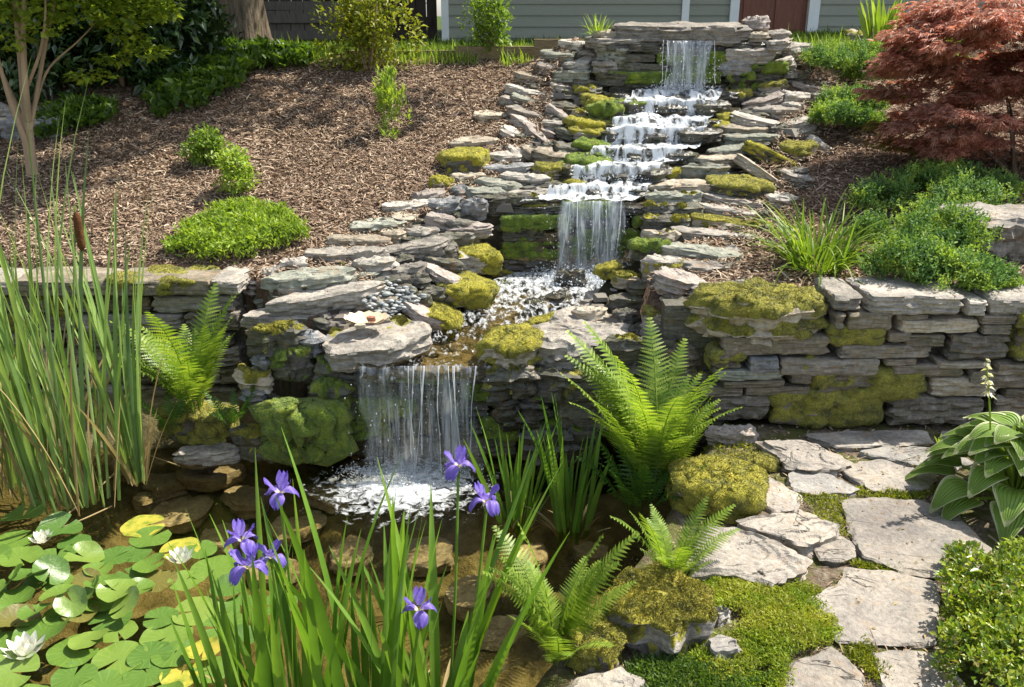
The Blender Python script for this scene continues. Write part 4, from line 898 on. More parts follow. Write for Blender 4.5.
# deck with grey railing
dx0, dx1 = at_y(248, 10, 10.5)[0], at_y(352, 10, 10.5)[0]
dk = empty('deck', ((dx0+dx1)/2, 11, 1.3)); tag(dk, 'raised wooden deck with light grey baluster railing beyond the trunk', 'deck')
slab('platform', dx0, dx1, 10.45, 12.4, 1.66, 1.75, wood, dk); gr = simple_mat('rail_grey', (.46, .50, .52), .6)
slab('rail', dx0, dx1, 10.5, 10.58, 2.6, 2.66, gr, dk); slab('rail', dx0, dx1, 10.51, 10.57, 1.80, 1.84, gr, dk)
for x in np.arange(dx0+.05, dx1, .115): slab('baluster', x, x+.035, 10.52, 10.555, 1.84, 2.6, gr, dk)
picket_fence('board_fence', 'greyish board fence seen through the deck railing', 215, 330, 12.7, 1.2, 3.4, .15, wood)
for (a, b, c, d, Y, h, lab) in ((455, 536, 52, 50, 6.95, .06, 'weathered timber edging between lawn and mulch right of the sapling'), (534, 584, 51, 50, 6.72, .10, 'thick short timber block beside the head wall'), (300, 345, 62, 58, 7.0, .08, 'weathered timber edging between lawn and mulch left of the big shrub'), (345, 455, 56, 50, 7.02, .06, 'low timber edging half hidden behind the big shrub')):
    p, q = at_y(a, c, Y), at_y(b, d, Y)
    V, F = box(p[0], q[0], Y-.06, Y+.06, -.06, h); o = mk('timber_edging', np.array(V)-np.array([(p[0]+q[0])/2, Y, 0]), [np.array(F)], simple_mat('timber_tan', (.19, .15, .085), .9, .1, .35, 25, .01, stretch=(.6, 4, 4)), loc=((p[0]+q[0])/2, Y, p[2]-.02), smooth=False); tag(o, lab, 'edging')
# ------------------------------------------------------------------ plants
def unit(a): return a/(np.linalg.norm(a, axis=-1, keepdims=True)+1e-9)
def leaves(P, A, l, w, seed, fold=.3, droop=.15, nrm=None):
    """one folded leaf per base point P along A; two quads each"""
    r = np.random.default_rng(seed); n = len(P); A = unit(A)
    if nrm is None: nrm = np.array([0, 0, 1.])+r.normal(0, .6, (n, 3))
    s = unit(np.cross(A, nrm)); nn = np.cross(s, A)
    l = (np.ones(n)*l)[:, None]; w = (np.ones(n)*w)[:, None]
    V = np.stack([P, P+A*l*.42+s*w*.5+nn*w*fold, P+A*l-nn*l*droop, P+A*l*.42-s*w*.5+nn*w*fold, P+A*l*.5], 1).reshape(-1, 3)
    F = (np.array([(0, 1, 2, 4), (0, 4, 2, 3)])[None]+np.arange(n)[:, None, None]*5).reshape(-1, 4)
    return V, F
def cloud(blobs, n, l, w, seed, up=.35, out=.7, rnd=.6, surf=.55, gap=0., gsc=6., fold=.3, droop=.15, flat=False, zmin=None):
    r = np.random.default_rng(seed); bl = np.array([b[:6] for b in blobs], float); wt = bl[:, 3]*bl[:, 4]+bl[:, 4]*bl[:, 5]+bl[:, 3]*bl[:, 5]; wt /= wt.sum()
    k = r.choice(len(bl), n, p=wt); d = unit(r.normal(0, 1, (n, 3))); rad = r.random(n)**(1/3*surf*1.2)
    rad = np.clip(rad+r.normal(0, .06, n), 0, 1.15)
    P = bl[k, :3]+d*bl[k, 3:6]*rad[:, None]
    if gap > -9:
        q = fbm(P*gsc, seed+3, 2) > (gap-.35); P = P[q]; d = d[q]
    if zmin is not None:
        g = H(P[:, 0], P[:, 1])+zmin; q = P[:, 2] > g; P = P[q]; d = d[q]
    m = len(P); A = d*out+np.array([0, 0, up])+r.normal(0, rnd, (m, 3))
    if flat: A[:, 2] *= .25
    nr = d*.5+np.array([0, 0, 1.])+r.normal(0, .45, (m, 3))
    sz = r.lognormal(0, .22, m)
    return leaves(P, A, l*sz, w*sz, seed+1, fold, droop, nr)
def twigs(base, tips, r0, seed, seg=5, n=7, rt=.25):
    r = np.random.default_rng(seed); mb = MB()
    for t_ in tips:
        t_ = np.array(t_, float); u = np.linspace(0, 1, n)[:, None]; b = np.array(base, float)+r.normal(0, r0*.8, 3)*np.array([1, 1, 0])
        mid = (b+t_)/2+r.normal(0, .08, 3)*np.linalg.norm(t_-b)
        P = (1-u)**2*b+2*u*(1-u)*mid+u**2*t_
        V, F = tube(P, r0*(1-(1-rt)*u[:, 0]), seg); mb.add(V, F)
    return mb
LM = {}
LM['olive'] = leaf_mat('leaf_olive', [(.09, .12, .015), (.19, .22, .02), (.32, .33, .035), (.13, .17, .02)])
LM['bright'] = leaf_mat('leaf_bright', [(.09, .16, .02), (.15, .25, .035), (.24, .33, .05)])
LM['mid'] = leaf_mat('leaf_mid', [(.04, .085, .015), (.075, .14, .02), (.12, .20, .03)])
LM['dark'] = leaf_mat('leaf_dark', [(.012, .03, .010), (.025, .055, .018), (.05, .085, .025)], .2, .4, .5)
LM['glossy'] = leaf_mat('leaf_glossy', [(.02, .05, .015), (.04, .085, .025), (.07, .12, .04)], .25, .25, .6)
LM['juniper'] = leaf_mat('juniper_needles', [(.05, .13, .05), (.10, .20, .06), (.20, .32, .08), (.07, .15, .06), (.12, .22, .09)], .3, .6, .2, cols2=[(.14, .24, .05), (.26, .38, .07), (.36, .46, .10)])
LM['red'] = leaf_mat('maple_red', [(.28, .12, .095), (.43, .21, .16), (.56, .34, .25), (.34, .18, .13)], .45, .5, .3, tcol=(1.5, .9, .7), cols2=[(.30, .16, .12), (.50, .30, .22), (.38, .20, .15)])
LM['orange'] = leaf_mat('maple_green', [(.10, .12, .02), (.20, .10, .03), (.12, .16, .03)], .45)
LM['tree'] = leaf_mat('leaf_tree', [(.10, .17, .02), (.18, .27, .03), (.28, .36, .04), (.06, .11, .015)], .5)
LM['fern'] = leaf_mat('fern_green', [(.13, .23, .03), (.21, .31, .045), (.32, .41, .08)], .38)
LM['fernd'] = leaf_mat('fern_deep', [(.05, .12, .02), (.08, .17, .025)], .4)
LM['iris'] = leaf_mat('iris_leaf', [(.09, .19, .025), (.14, .27, .035), (.20, .33, .05), (.10, .21, .05)], .35, .35, .4)
LM['cattail'] = leaf_mat('cattail_leaf', [(.14, .24, .07), (.22, .34, .10), (.31, .42, .15), (.11, .19, .08)], .3, .4, .4)
LM['dead'] = leaf_mat('dead_reed', [(.32, .23, .10), (.42, .33, .17), (.24, .16, .07)], .3, .7, .2, tcol=(1.2, 1.1, .8))
LM['lime'] = leaf_mat('leaf_lime', [(.16, .26, .03), (.24, .34, .05), (.32, .42, .08)], .4)
LM['sedum'] = leaf_mat('sedum', [(.13, .20, .015), (.22, .30, .025), (.32, .40, .04), (.16, .22, .02)], .3, .5, .3, cols2=[(.22, .28, .03), (.36, .40, .06), (.28, .26, .05)])
LM['box'] = leaf_mat('box_leaf', [(.09, .17, .015), (.16, .26, .02), (.27, .34, .03), (.36, .40, .06), (.07, .13, .015)], .35, .35, .45, cols2=[(.06, .12, .015), (.11, .19, .02), (.18, .25, .03), (.30, .24, .08)])
LM['grass'] = leaf_mat('grass', [(.06, .11, .012), (.10, .17, .02), (.17, .24, .03)], .4, .5, .3)
bark = simple_mat('bark_smooth', (.30, .22, .14), .8, .2, .25, 14, .004, stretch=(1, 1, .3))
barkd = simple_mat('bark_furrowed', (.13, .10, .07), .95, .1, .5, 14, .05, stretch=(2.2, 2.2, .35))
def part(MBV, name, mat, e, smooth=True, **k):
    V, F = (MBV.arr() if isinstance(MBV, MB) else MBV)
    if isinstance(F, np.ndarray): F = [F]
    return mk(name, np.asarray(V)-np.array(e.location), F, mat, e, smooth, **k)
def shrub(name, label, px, py, wpx, hpx, n, l, w, mat, seed, Y=None, nb=9, cat='shrub', group=None, gap=.0, depth=.85, stems=9, zlo=.25, **kw):
    p = at_y(px, py, Y) if Y else hit(px, py)
    if Y: p[2] = max(p[2], float(H(p[0], p[1]))-.02) if abs(p[2]-float(H(p[0], p[1]))) < .4 else p[2]
    m = mpp(p); Wd, Hh = wpx*m, hpx*m; r = np.random.default_rng(seed)
    bl = []
    for i in range(nb):
        a = r.uniform(0, 6.28); q = r.uniform(0, .62); z = r.uniform(zlo, .80)
        s = r.uniform(.20, .34)*(1.15-.5*abs(z-.5))
        bl.append((p[0]+math.cos(a)*q*Wd/2, p[1]+Wd*.25+math.sin(a)*q*Wd/2*depth, p[2]+z*Hh, Wd*s, Wd*s*depth, Hh*s*.95))
    e = empty(name, p); tag(e, label, cat, group)
    V, F = cloud(bl, n, l, w, seed, gap=gap, **kw); part((V, F), 'foliage', mat, e)
    if stems:
        tips = [(b[0], b[1], b[2]+b[5]*.5) for b in bl][:stems]
        part(twigs((p[0], p[1]+Wd*.25, p[2]-.02), tips, max(.004, Wd*.014), seed), 'stem', bark, e)
    return e
# --- grass and lawn
def blades_field(name, label, n, xr, yr, hgt, keep, seed, mat, wd=.004, zof=0):
    r = np.random.default_rng(seed); x = r.uniform(*xr, n); y = r.uniform(*yr, n); k = keep(x, y); x, y = x[k], y[k]; n = len(x)
    P = np.stack([x, y, H(x, y)-.005+zof], -1); h = hgt*r.lognormal(0, .35, n)[:, None]
    a = r.uniform(0, 6.28, n); s = np.stack([np.cos(a), np.sin(a), a*0], -1)*wd; b = np.stack([-np.sin(a), np.cos(a), a*0], -1)*r.normal(0, .4, n)[:, None]*h
    V = np.stack([P-s, P+s, P+b*.4+s*.7+np.array([0, 0, .6])*h, P+b*.4-s*.7+np.array([0, 0, .6])*h, P+b+np.array([0, 0, 1.])*h], 1).reshape(-1, 3)
    i = np.arange(n)[:, None]*5
    return tag(mk(name, V, [i+np.array([0, 1, 2, 3]), i+np.array([3, 2, 4])], mat), label, kind='stuff')
blades_field('grass', 'short lawn grass behind the mulch bank', 52000, (-5.5, 5.5), (6.85, 10.6), .045, lambda x, y: ((x < 2.2) | (y > 7.1)) & (y > 6.85+.15*n2(x, y, 3, 2)), 1, LM['grass'], .006)
blades_field('grass', 'longer grass tufts along the lawn edge', 7000, (-4.4, 3.6), (6.75, 7.15), .08, lambda x, y: (abs(x-1.1) > .75) & (n2(x, y, 5, 6) > -.1), 2, LM['lime'], .005)
# --- mulch
mulm = island_mat('mulch_chips', [(.11, .07, .045), (.25, .17, .11), (.40, .30, .21), (.19, .13, .085), (.54, .43, .32), (.15, .10, .07)], .9, .1)
def mulch(n, xr, yr, keep, seed, k_=.60):
    r = np.random.default_rng(seed); x = r.uniform(*xr, n); y = r.uniform(*yr, n); k = keep(x, y); x, y = x[k], y[k]; n = len(x)
    z = H(x, y)+r.uniform(-.002, .014, n); a = r.uniform(0, 6.28, n); l = k_*.020*r.lognormal(0, .5, n)[:, None]; w = k_*.0042*r.lognormal(0, .35, n)[:, None]
    A = unit(np.stack([np.cos(a), np.sin(a), r.normal(0, .33, n)+.0], -1)); s = unit(np.cross(A, np.stack([r.normal(0, .5, n), r.normal(0, .5, n), np.ones(n)], -1))); nn = np.cross(s, A)
    P = np.stack([x, y, z], -1); b = nn*l*r.uniform(-.15, .3, (n, 1))
    V = np.stack([P-A*l-s*w*.6, P-A*l+s*w*.7, P+b+s*w, P+b-s*w, P+A*l+s*w*.5, P+A*l-s*w*.8], 1).reshape(-1, 3)
    return V, (np.array([(0, 1, 2, 3), (3, 2, 4, 5)])[None]+np.arange(n)[:, None, None]*6).reshape(-1, 4)
mb = MB()
mb.add(*mulch(230000, (-5.2, 1.0), (3.9, 7.1), lambda x, y: (dist(x, y) > .38) & (y > ywall(x)+.16) & (np.abs(x) < 1+y*.62), 11))
mb.add(*mulch(82000, (.6, 4.2), (3.5, 7.2), lambda x, y: (dist(x, y) > .38) & (y > ywall(x)+.16), 12))
mb.add(*mulch(5000, (.2, 2.2), (1.6, 3.4), lambda x, y: (x > xshore(y)+.08) & (n2(x, y, 3, 8) > -.2), 13, .42))
tag(mb.build('mulch', mulm, smooth=False), 'shredded bark mulch on the slopes', kind='stuff')
# --- trees
def blob_tree(name, label, x, y, z0, trunk_r, trunk_h, crown, n, l, mat, seed, bmat=None, cat='tree'):
    e = empty(name, (x, y, z0)); tag(e, label, cat)
    zz = np.linspace(0, 1, 14); wob = np.stack([.12*np.sin(zz*5+seed), .1*np.cos(zz*4+seed), zz*0], -1)*trunk_r*2
    P = np.stack([x+zz*0, y+zz*0, z0-.1+zz*trunk_h], -1)+wob-wob[0]
    mb = MB(); V, F = tube(P, trunk_r*(1-.45*zz)*(1+.55*np.exp(-zz*trunk_h/.16)), 20)
    a = np.arctan2(V[:, 1]-y, V[:, 0]-x); V[:, :2] += np.stack([np.cos(a), np.sin(a)], -1)*(.04*trunk_r*np.sin(a*9+V[:, 2]*2)+.25*trunk_r*np.sin(a*5)*np.exp(-(V[:, 2:3].ravel()-z0)/.18))[:, None]
    mb.add(V, F); part(mb, 'trunk', bmat or barkd, e)
    tips = [(b[0], b[1], b[2]) for b in crown]
    part(twigs(P[-3], tips, trunk_r*.35, seed, 7), 'limb', bmat or barkd, e)
    part(cloud(crown, n, l, l*.55, seed, gap=.05, gsc=1.2/max(l, .1)*.25, rnd=.8), 'crown', mat, e)
    return e
pT = at_y(240, 50, 8.6)
r = np.random.default_rng(5)
cr = [(pT[0]+r.normal(0, 1.5), 8.6+r.normal(0, 1.3), r.uniform(4.4, 8.5), r.uniform(.8, 1.4), r.uniform(.8, 1.4), r.uniform(.5, .9)) for _ in range(16)]
cr += [(-.3, 7.3, 4.8, .7, .6, .4), (-.9, 7.5, 5.2, .7, .7, .4), (.4, 7.4, 5.4, .6, .6, .35), (-1.4, 7.9, 5.6, .8, .8, .5), (-.2, 7.9, 6.0, .7, .7, .4), (.3, 6.9, 5.0, .35, .35, .25), (1.0, 7.2, 5.8, .4, .35, .25), (-.6, 6.8, 4.6, .35, .3, .2), (.9, 7.2, 5.0, .5, .3, .3), (1.5, 7.1, 4.8, .45, .3, .25), (-.2, 6.6, 4.9, .5, .4, .3), (-1.2, 6.2, 4.5, .5, .3, .3), (-.7, 6.0, 4.4, .4, .3, .3), (-2.0, 6.4, 4.6, .6, .35, .3), (.2, 6.3, 5.4, .4, .25, .2)]  # added unseen crown clumps, placed to dapple the mulch with shadow
blob_tree('oak_tree', 'stout furrowed tree trunk standing on the lawn before the wooden deck', pT[0], 8.6, 1.25, .25, 3.6, cr, 24000, .11, LM['mid'], 7)
# added trees beyond house and fence, tall to darken sky reflections in the pond
for i, (x, y, hgt) in enumerate([(-9, 15, 15), (-5.5, 17, 18), (-2, 19, 20), (2, 20, 21), (6.5, 19, 20), (10, 17, 17), (-10.5, 9, 10), (-13, 13, 12)]):
    r = np.random.default_rng(50+i); cr = [(x+r.normal(0, 1.7), y+r.normal(0, 1.2), 3+(hgt-3)*(q_+.5)/22, r.uniform(1.3, 2.4), r.uniform(1.3, 2.2), r.uniform(1.2, 2.)) for q_ in range(22)]
    lab = ['added broad tree left of the deck behind the dark fence', 'added tall tree rising behind the dark board fence', 'added tree behind the garden gate', 'added tree behind the house wall left of the door', 'added tree behind the house door', 'added tree behind the right end of the house', 'added tree at the left garden boundary beyond the evergreens', 'farthest added boundary tree beyond the evergreens'][i]
    blob_tree('tree', lab, x, y, 1.2, .22, 3.5, cr, 9000, .38, LM['dark'], 60+i)
# left multi-stem tree
pt = hit(33, 176); e = empty('crape_myrtle', pt); tag(e, 'slender multi-stemmed tree with smooth tan bark rising behind the cattails', 'tree')
mb = MB(); Yt = pt[1]
def px_path(pts, Y0): return np.array([at_y(a, b, Y0+dy) for a, b, dy in pts])
def smooth_path(P, n=16):
    P = np.asarray(P, float); t = np.linspace(0, 1, len(P)); u = np.linspace(0, 1, n); Q = np.stack([np.interp(u, t, P[:, i]) for i in range(3)], -1)
    for _ in range(3): Q[1:-1] = (Q[:-2]+2*Q[1:-1]+Q[2:])/4
    return Q
for pts, r0, r1 in (([(33, 182, 0), (30, 150, 0), (26, 110, .02), (22, 60, .0), (16, 10, 0), (10, -60, 0), (0, -140, .1)], .046, .014), ([(28, 120, 0), (26, 95, -.03), (23, 50, -.05), (24, 0, -.1), (30, -90, -.1)], .030, .010),
                    ([(29, 135, 0), (14, 100, .03), (2, 75, .05), (-18, 20, .1), (-30, -60, .2)], .024, .008), ([(30, 130, 0), (38, 85, .05), (48, 30, .08), (58, -10, .1), (70, -80, .1)], .020, .007),
                    ([(32, 120, 0), (44, 72, .1), (60, 56, .12), (78, 42, .15), (98, 20, .2)], .011, .004), ([(26, 90, 0), (40, 55, -.05), (46, 20, -.1), (44, -40, -.1)], .014, .006), ([(30, 178, 0), (26, 140, -.03), (12, 110, -.05), (-2, 60, -.08), (-20, -20, -.1)], .026, .010)):
    V, F = tube(smooth_path(px_path(pts, Yt)), np.linspace(r0, r1, 16)*.70, 10); mb.add(V, F)
part(mb, 'trunk', bark, e)
def pb(px, py, Y, wpx, hpx, dep=1.): 
    p = at_y(px, py, Y); m = mpp(p); return (p[0], p[1], p[2], wpx*m/2, wpx*m/2*dep, hpx*m/2)
cr = [pb(20, 5, Yt, 90, 34), pb(75, 10, Yt+.1, 80, 34), pb(120, 15, Yt+.2, 70, 30), pb(150, 8, Yt+.2, 60, 28), pb(60, -30, Yt, 140, 60), pb(140, -40, Yt+.2, 110, 50), pb(-20, -20, Yt, 120, 80), pb(130, 40, Yt+.25, 40, 14), pb(145, 52, Yt+.3, 46, 12), pb(110, 60, Yt+.3, 30, 10), pb(90, 77, Yt+.1, 44, 12), pb(8, 40, Yt-.1, 40, 20), pb(165, 12, Yt+.3, 30, 16), pb(40, -110, Yt, 220, 90), pb(160, -120, Yt+.2, 160, 80), pb(50, 28, Yt-.1, 40, 14)]
part(cloud(cr, 9500, .042, .024, 31, up=-.05, out=.5, rnd=.5, gap=.12, gsc=9, flat=True), 'crown', LM['tree'], e)
# dark evergreens at the upper left
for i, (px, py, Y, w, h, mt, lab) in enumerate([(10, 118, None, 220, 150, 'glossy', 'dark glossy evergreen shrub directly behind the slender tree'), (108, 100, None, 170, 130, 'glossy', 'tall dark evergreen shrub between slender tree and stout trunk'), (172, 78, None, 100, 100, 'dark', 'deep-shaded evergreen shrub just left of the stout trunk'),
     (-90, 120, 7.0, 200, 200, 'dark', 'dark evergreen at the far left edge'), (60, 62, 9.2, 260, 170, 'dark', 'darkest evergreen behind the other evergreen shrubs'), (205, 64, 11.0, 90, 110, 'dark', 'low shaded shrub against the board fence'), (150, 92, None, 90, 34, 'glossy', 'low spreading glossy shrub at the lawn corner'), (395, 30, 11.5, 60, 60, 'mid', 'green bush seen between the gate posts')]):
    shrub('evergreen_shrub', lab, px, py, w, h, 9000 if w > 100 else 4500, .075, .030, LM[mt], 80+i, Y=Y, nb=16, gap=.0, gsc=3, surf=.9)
# --- shrubs on the mulch
shrub('shrub', 'rounded olive-green shrub, tallest on the mulch slope', 366, 80, 104, 96, 4600, .034, .019, LM['olive'], 101, nb=16, gap=.22, gsc=9)
shrub('shrub', 'airy bright green sapling shrub in front of the house siding', 490, 62, 56, 70, 1900, .034, .016, LM['bright'], 102, nb=10, gap=.15, gsc=10)
shrub('shrub', 'low rounded variegated shrub, upper of the two small ones', 205, 172, 56, 42, 1500, .024, .013, LM['bright'], 103, nb=10, gap=.2, gsc=12)
shrub('shrub', 'yellow-green small shrub just below the variegated one', 238, 198, 46, 48, 1300, .026, .013, LM['lime'], 104, nb=9, gap=.22, gsc=12)
def blade(base, az, length, width, lean, curve, tw=0., seg=9, tipw=.06, fold=.35):
    """sword leaf: two quads wide, curving over"""
    u = np.linspace(0, 1, seg); th = lean+curve*u**1.7
    dx = np.sin(th); dz = np.cos(th); sx = np.concatenate([[0], np.cumsum((dx[1:]+dx[:-1])/2)])*length/(seg-1); sz = np.concatenate([[0], np.cumsum((dz[1:]+dz[:-1])/2)])*length/(seg-1)
    ca, sa = math.cos(az), math.sin(az); C = np.array(base)+np.stack([sx*ca, sx*sa, sz], -1)
    w = width*(.75+.25*np.minimum(u*4, 1))*np.clip(1-((u-.45)/.55).clip(0)**2.2, tipw, 1)/2
    b = az+math.pi/2+tw; S_ = np.array([math.cos(b), math.sin(b), 0]); Nn = np.stack([-dz*ca, -dz*sa, dx], -1)
    V = np.stack([C-S_*w[:, None]+Nn*(w*fold)[:, None], C, C+S_*w[:, None]+Nn*(w*fold)[:, None]], 1).reshape(-1, 3)
    i = np.arange(seg-1)*3; return V, np.concatenate([np.stack([i, i+1, i+4, i+3], -1), np.stack([i+1, i+2, i+5, i+4], -1)])
def clump(e, n, spread, ln, wd, lean, curve, mat, seed, name='leaves', seg=9, center=None, twr=.6):
    r = np.random.default_rng(seed); mb = MB(); c = np.array(center if center is not None else e.location)
    for i in range(n):
        az = r.uniform(0, 6.28); q = spread*math.sqrt(r.random()); b = c+np.array([math.cos(az)*q, math.sin(az)*q*.8, -.02])
        az2 = az+r.normal(0, .6); mb.add(*blade(b, az2, ln*r.uniform(.55, 1.08), wd*r.uniform(.7, 1.2), abs(r.normal(0, lean))+q/spread*lean*.8, max(0, r.normal(curve, curve*.6)), r.normal(0, twr), seg))
    return part(mb, name, mat, e)
def herb(name, label, px, py, hpx, n, spread, wd, lean, curve, mat, seed, Y=None, cat='plant', dead=0, group=None):
    p = at_y(px, py, Y) if Y else hit(px, py); e = empty(name, p); tag(e, label, cat, group)
    clump(e, n, spread, hpx*mpp(p), wd, lean, curve, LM[mat], seed)
    if dead: clump(e, dead, spread*1.3, hpx*mpp(p)*.5, wd, lean*2.2, curve*2, LM['dead'], seed+1, 'dead_leaves')
    return e
shrub('leafy_plant', 'upright fresh green leafy plant under the olive shrub', 390, 142, 42, 72, 1500, .045, .012, LM['lime'], 111, nb=13, gap=.02, up=1.1, out=.6, rnd=.4, cat='plant', stems=0, zlo=.08)
p = hit(390, 142); e = bpy.data.objects[-1] if False else None
herb('daylily', 'arching daylily clump between mossy bank stones and juniper', 816, 268, 92, 190, .11, .011, .42, 1.15, 'bright', 112, dead=14, cat='daylily')
herb('iris_clump', 'clump of broad upright iris leaves on the lawn edge before the house', 880, 44, 52, 46, .09, .030, .16, .12, 'lime', 113, Y=6.9, cat='iris')
herb('grass_tuft', 'yellowish grass tuft on top of the head wall', 598, 32, 24, 60, .05, .006, .5, .4, 'lime', 114, Y=6.2)
herb('grass_tuft', 'tiny green sprig at the foot of the retaining wall', 941, 440, 14, 10, .01, .008, .4, .3, 'lime', 115, Y=3.15)
# --- mats
def mat_plant(name, label, pts, n, l, w, mat, seed, hgt=.05, cat='ground cover', kind=None, gap=0., up=.8):
    """low mat: leaves over a polygon given by picture corners, on the ground"""
    W_ = np.array([hit(a, b)[:2] for a, b in pts]); c = W_.mean(0); r = np.random.default_rng(seed)
    lo, hi_ = W_.min(0)-.02, W_.max(0)+.02; P = r.uniform(lo, hi_, (n*4, 2))
    ins = np.zeros(len(P), bool); j = len(W_)-1
    jit = P+r.normal(0, .012, P.shape)+.032*np.stack([n2(P[:, 0], P[:, 1], 9, 1), n2(P[:, 0], P[:, 1], 9, 2)], -1)*2
    for i in range(len(W_)):
        a, b = W_[i], W_[j]; k = ((a[1] > jit[:, 1]) != (b[1] > jit[:, 1])) & (jit[:, 0] < (b[0]-a[0])*(jit[:, 1]-a[1])/(b[1]-a[1]+1e-9)+a[0]); ins ^= k; j = i
    P = P[ins][:n]; m = len(P); ext = np.linalg.norm((P-c)/((hi_-lo)/2), axis=1)
    dome = hgt*(.45+.55*np.clip(1-ext**2, 0, 1)+.55*n2(P[:, 0], P[:, 1], 11, seed))
    z = H(P[:, 0], P[:, 1])+np.clip(dome, .004, None)*r.random(m)**.35
    k = fbm(np.stack([P[:, 0]*14, P[:, 1]*14, z*14], -1), 3, 2) > gap-.5; P = P[k]; z = z[k]; m = len(P)
    A = np.stack([r.normal(0, .6, m), r.normal(0, .6, m)-.1, np.full(m, up)], -1); s = r.lognormal(0, .25, m)
    V, F = leaves(np.stack([P, z[:, None]], -1) if False else np.concatenate([P, z[:, None]], 1), A, l*s, w*s, seed)
    p0 = (c[0], c[1], float(H(c[0], c[1]))); e = empty(name, p0); tag(e, label, cat, None, kind); part((V, F), 'foliage', LM[mat], e); return e
mat_plant('creeping_plant', 'bright lime creeping mat plant on the mulch above the left wall', [(163, 254), (180, 238), (215, 222), (240, 210), (275, 212), (300, 232), (306, 246), (285, 256), (240, 264), (190, 268)], 9000, .026, .009, 'lime', 121, .10)
tag(mat_plant('ivy', 'x', [(145, 105), (190, 72), (235, 58), (330, 58), (300, 72), (258, 76), (235, 95), (205, 112), (160, 122)], 4200, .055, .035, 'mid', 122, .12), 'shaded broad-leaved ground cover spilling from the lawn onto the mulch', kind='stuff')
mat_plant('ground_cover', 'low weedy greenery in the shade beside the slender tree', [(30, 128), (70, 112), (110, 108), (118, 122), (70, 140), (40, 148)], 1600, .05, .022, 'mid', 123, .10)
mat_plant('sedum', 'bright green sedum mat beside the cream flagstones', [(690, 600), (720, 578), (770, 576), (812, 592), (822, 625), (832, 640), (800, 655), (780, 668), (770, 700), (690, 700), (660, 672), (705, 655), (745, 640), (735, 618), (700, 612)], 30000, .011, .0038, 'sedum', 124, .032)
mat_plant('sedum', 'darker sedum mat in front of the moss boulder at the near edge', [(630, 668), (680, 660), (720, 668), (770, 690), (760, 730), (600, 730), (590, 690)], 12000, .010, .004, 'mid', 125, .03)
for i, (pts, lab) in enumerate([([(760, 500), (800, 494), (840, 497), (850, 520), (835, 540), (805, 508)], 'thin green weeds between cream wedge and kite-shaped flagstone'), ([(845, 645), (880, 645), (890, 690), (868, 680)], 'thin weeds between the two nearest flagstones'), ([(855, 492), (940, 490), (925, 498), (860, 500)], 'thin weeds behind the hosta-shaded flagstone'), ([(850, 556), (905, 572), (935, 578), (850, 566)], 'thin weeds between hosta-shaded and big square flagstone'), ([(700, 447), (760, 447), (765, 466), (720, 462)], 'green weeds behind the yellow moss cushion')]):
    mat_plant('weeds', lab, pts, 1500, .012, .004, 'olive', 130+i, .012)
# --- junipers
def juniper(label, blobs, n, seed, l=.046):
    c = blobs[0]; e = empty('juniper', (c[0], c[1], float(H(c[0], c[1])))); tag(e, label, 'juniper', 'spreading junipers on the right slope')
    r = np.random.default_rng(seed); bl = np.array(blobs); wt = bl[:, 3]*bl[:, 4]; k = r.choice(len(bl), n, p=wt/wt.sum())
    d = unit(r.normal(0, 1, (n, 3))); d[:, 2] = np.abs(d[:, 2])*.9-.1; d = unit(d); P = bl[k, :3]+d*bl[k, 3:]*(r.uniform(.55, 1.08, (n, 1))*(1+.28*fbm(d*3.2+seed, 3, 2))[:, None])
    P = P[fbm(P*8, seed, 2) > -.12]; n = len(P); d = d[:n] if False else unit(P-bl[:, :3][k[:n]]) if False else None
    out = unit(np.stack([r.normal(0, .5, n), r.normal(-.25, .5, n), np.full(n, .75)], -1)); m = 9
    # each shoot: a feathered spray of small needles
    t_ = np.tile(np.linspace(.05, 1, m), n); B = np.repeat(P, m, 0)+np.repeat(out, m, 0)*(t_*l*1.3)[:, None]
    A = np.repeat(out, m, 0)*.7+r.normal(0, .55, (n*m, 3)); V, F = leaves(B, A, l*.42*r.uniform(.7, 1.2, n*m), l*.17, seed, .2, .1)
    F2 = F; part((V, F2), 'foliage', LM['juniper'], e)
    part(twigs((c[0], c[1], float(H(c[0], c[1]))), [(b[0], b[1], b[2]) for b in blobs], .008, seed), 'stem', barkd, e)
def jb(px, py, w, h, dY=0.0):
    p = hit(px, py+h*.4); m = mpp(p); return (p[0], p[1]+dY, float(H(p[0], p[1]+dY))+h*m*.35, w*m/2, w*m/2*.8, max(h*m*.55, .05))
juniper('big spreading juniper with blue-green and lime tips above the retaining wall', [jb(930, 240, 90, 60), jb(880, 205, 60, 40), jb(960, 210, 80, 50), jb(905, 270, 80, 50), jb(950, 283, 80, 46), jb(990, 195, 50, 30), jb(870, 240, 40, 40), jb(985, 285, 50, 30), jb(915, 190, 50, 30), jb(940, 180, 60, 26)], 9000, 141)
juniper('upper spreading juniper by the lawn edge under the iris leaves', [jb(840, 68, 66, 34), jb(868, 78, 50, 30), jb(815, 66, 34, 24), jb(860, 60, 50, 24)], 3800, 142)
juniper('small bright juniper beside the tipped pale bank slab', [jb(850, 108, 66, 30), jb(832, 122, 44, 34), jb(862, 125, 44, 24)], 3300, 143)
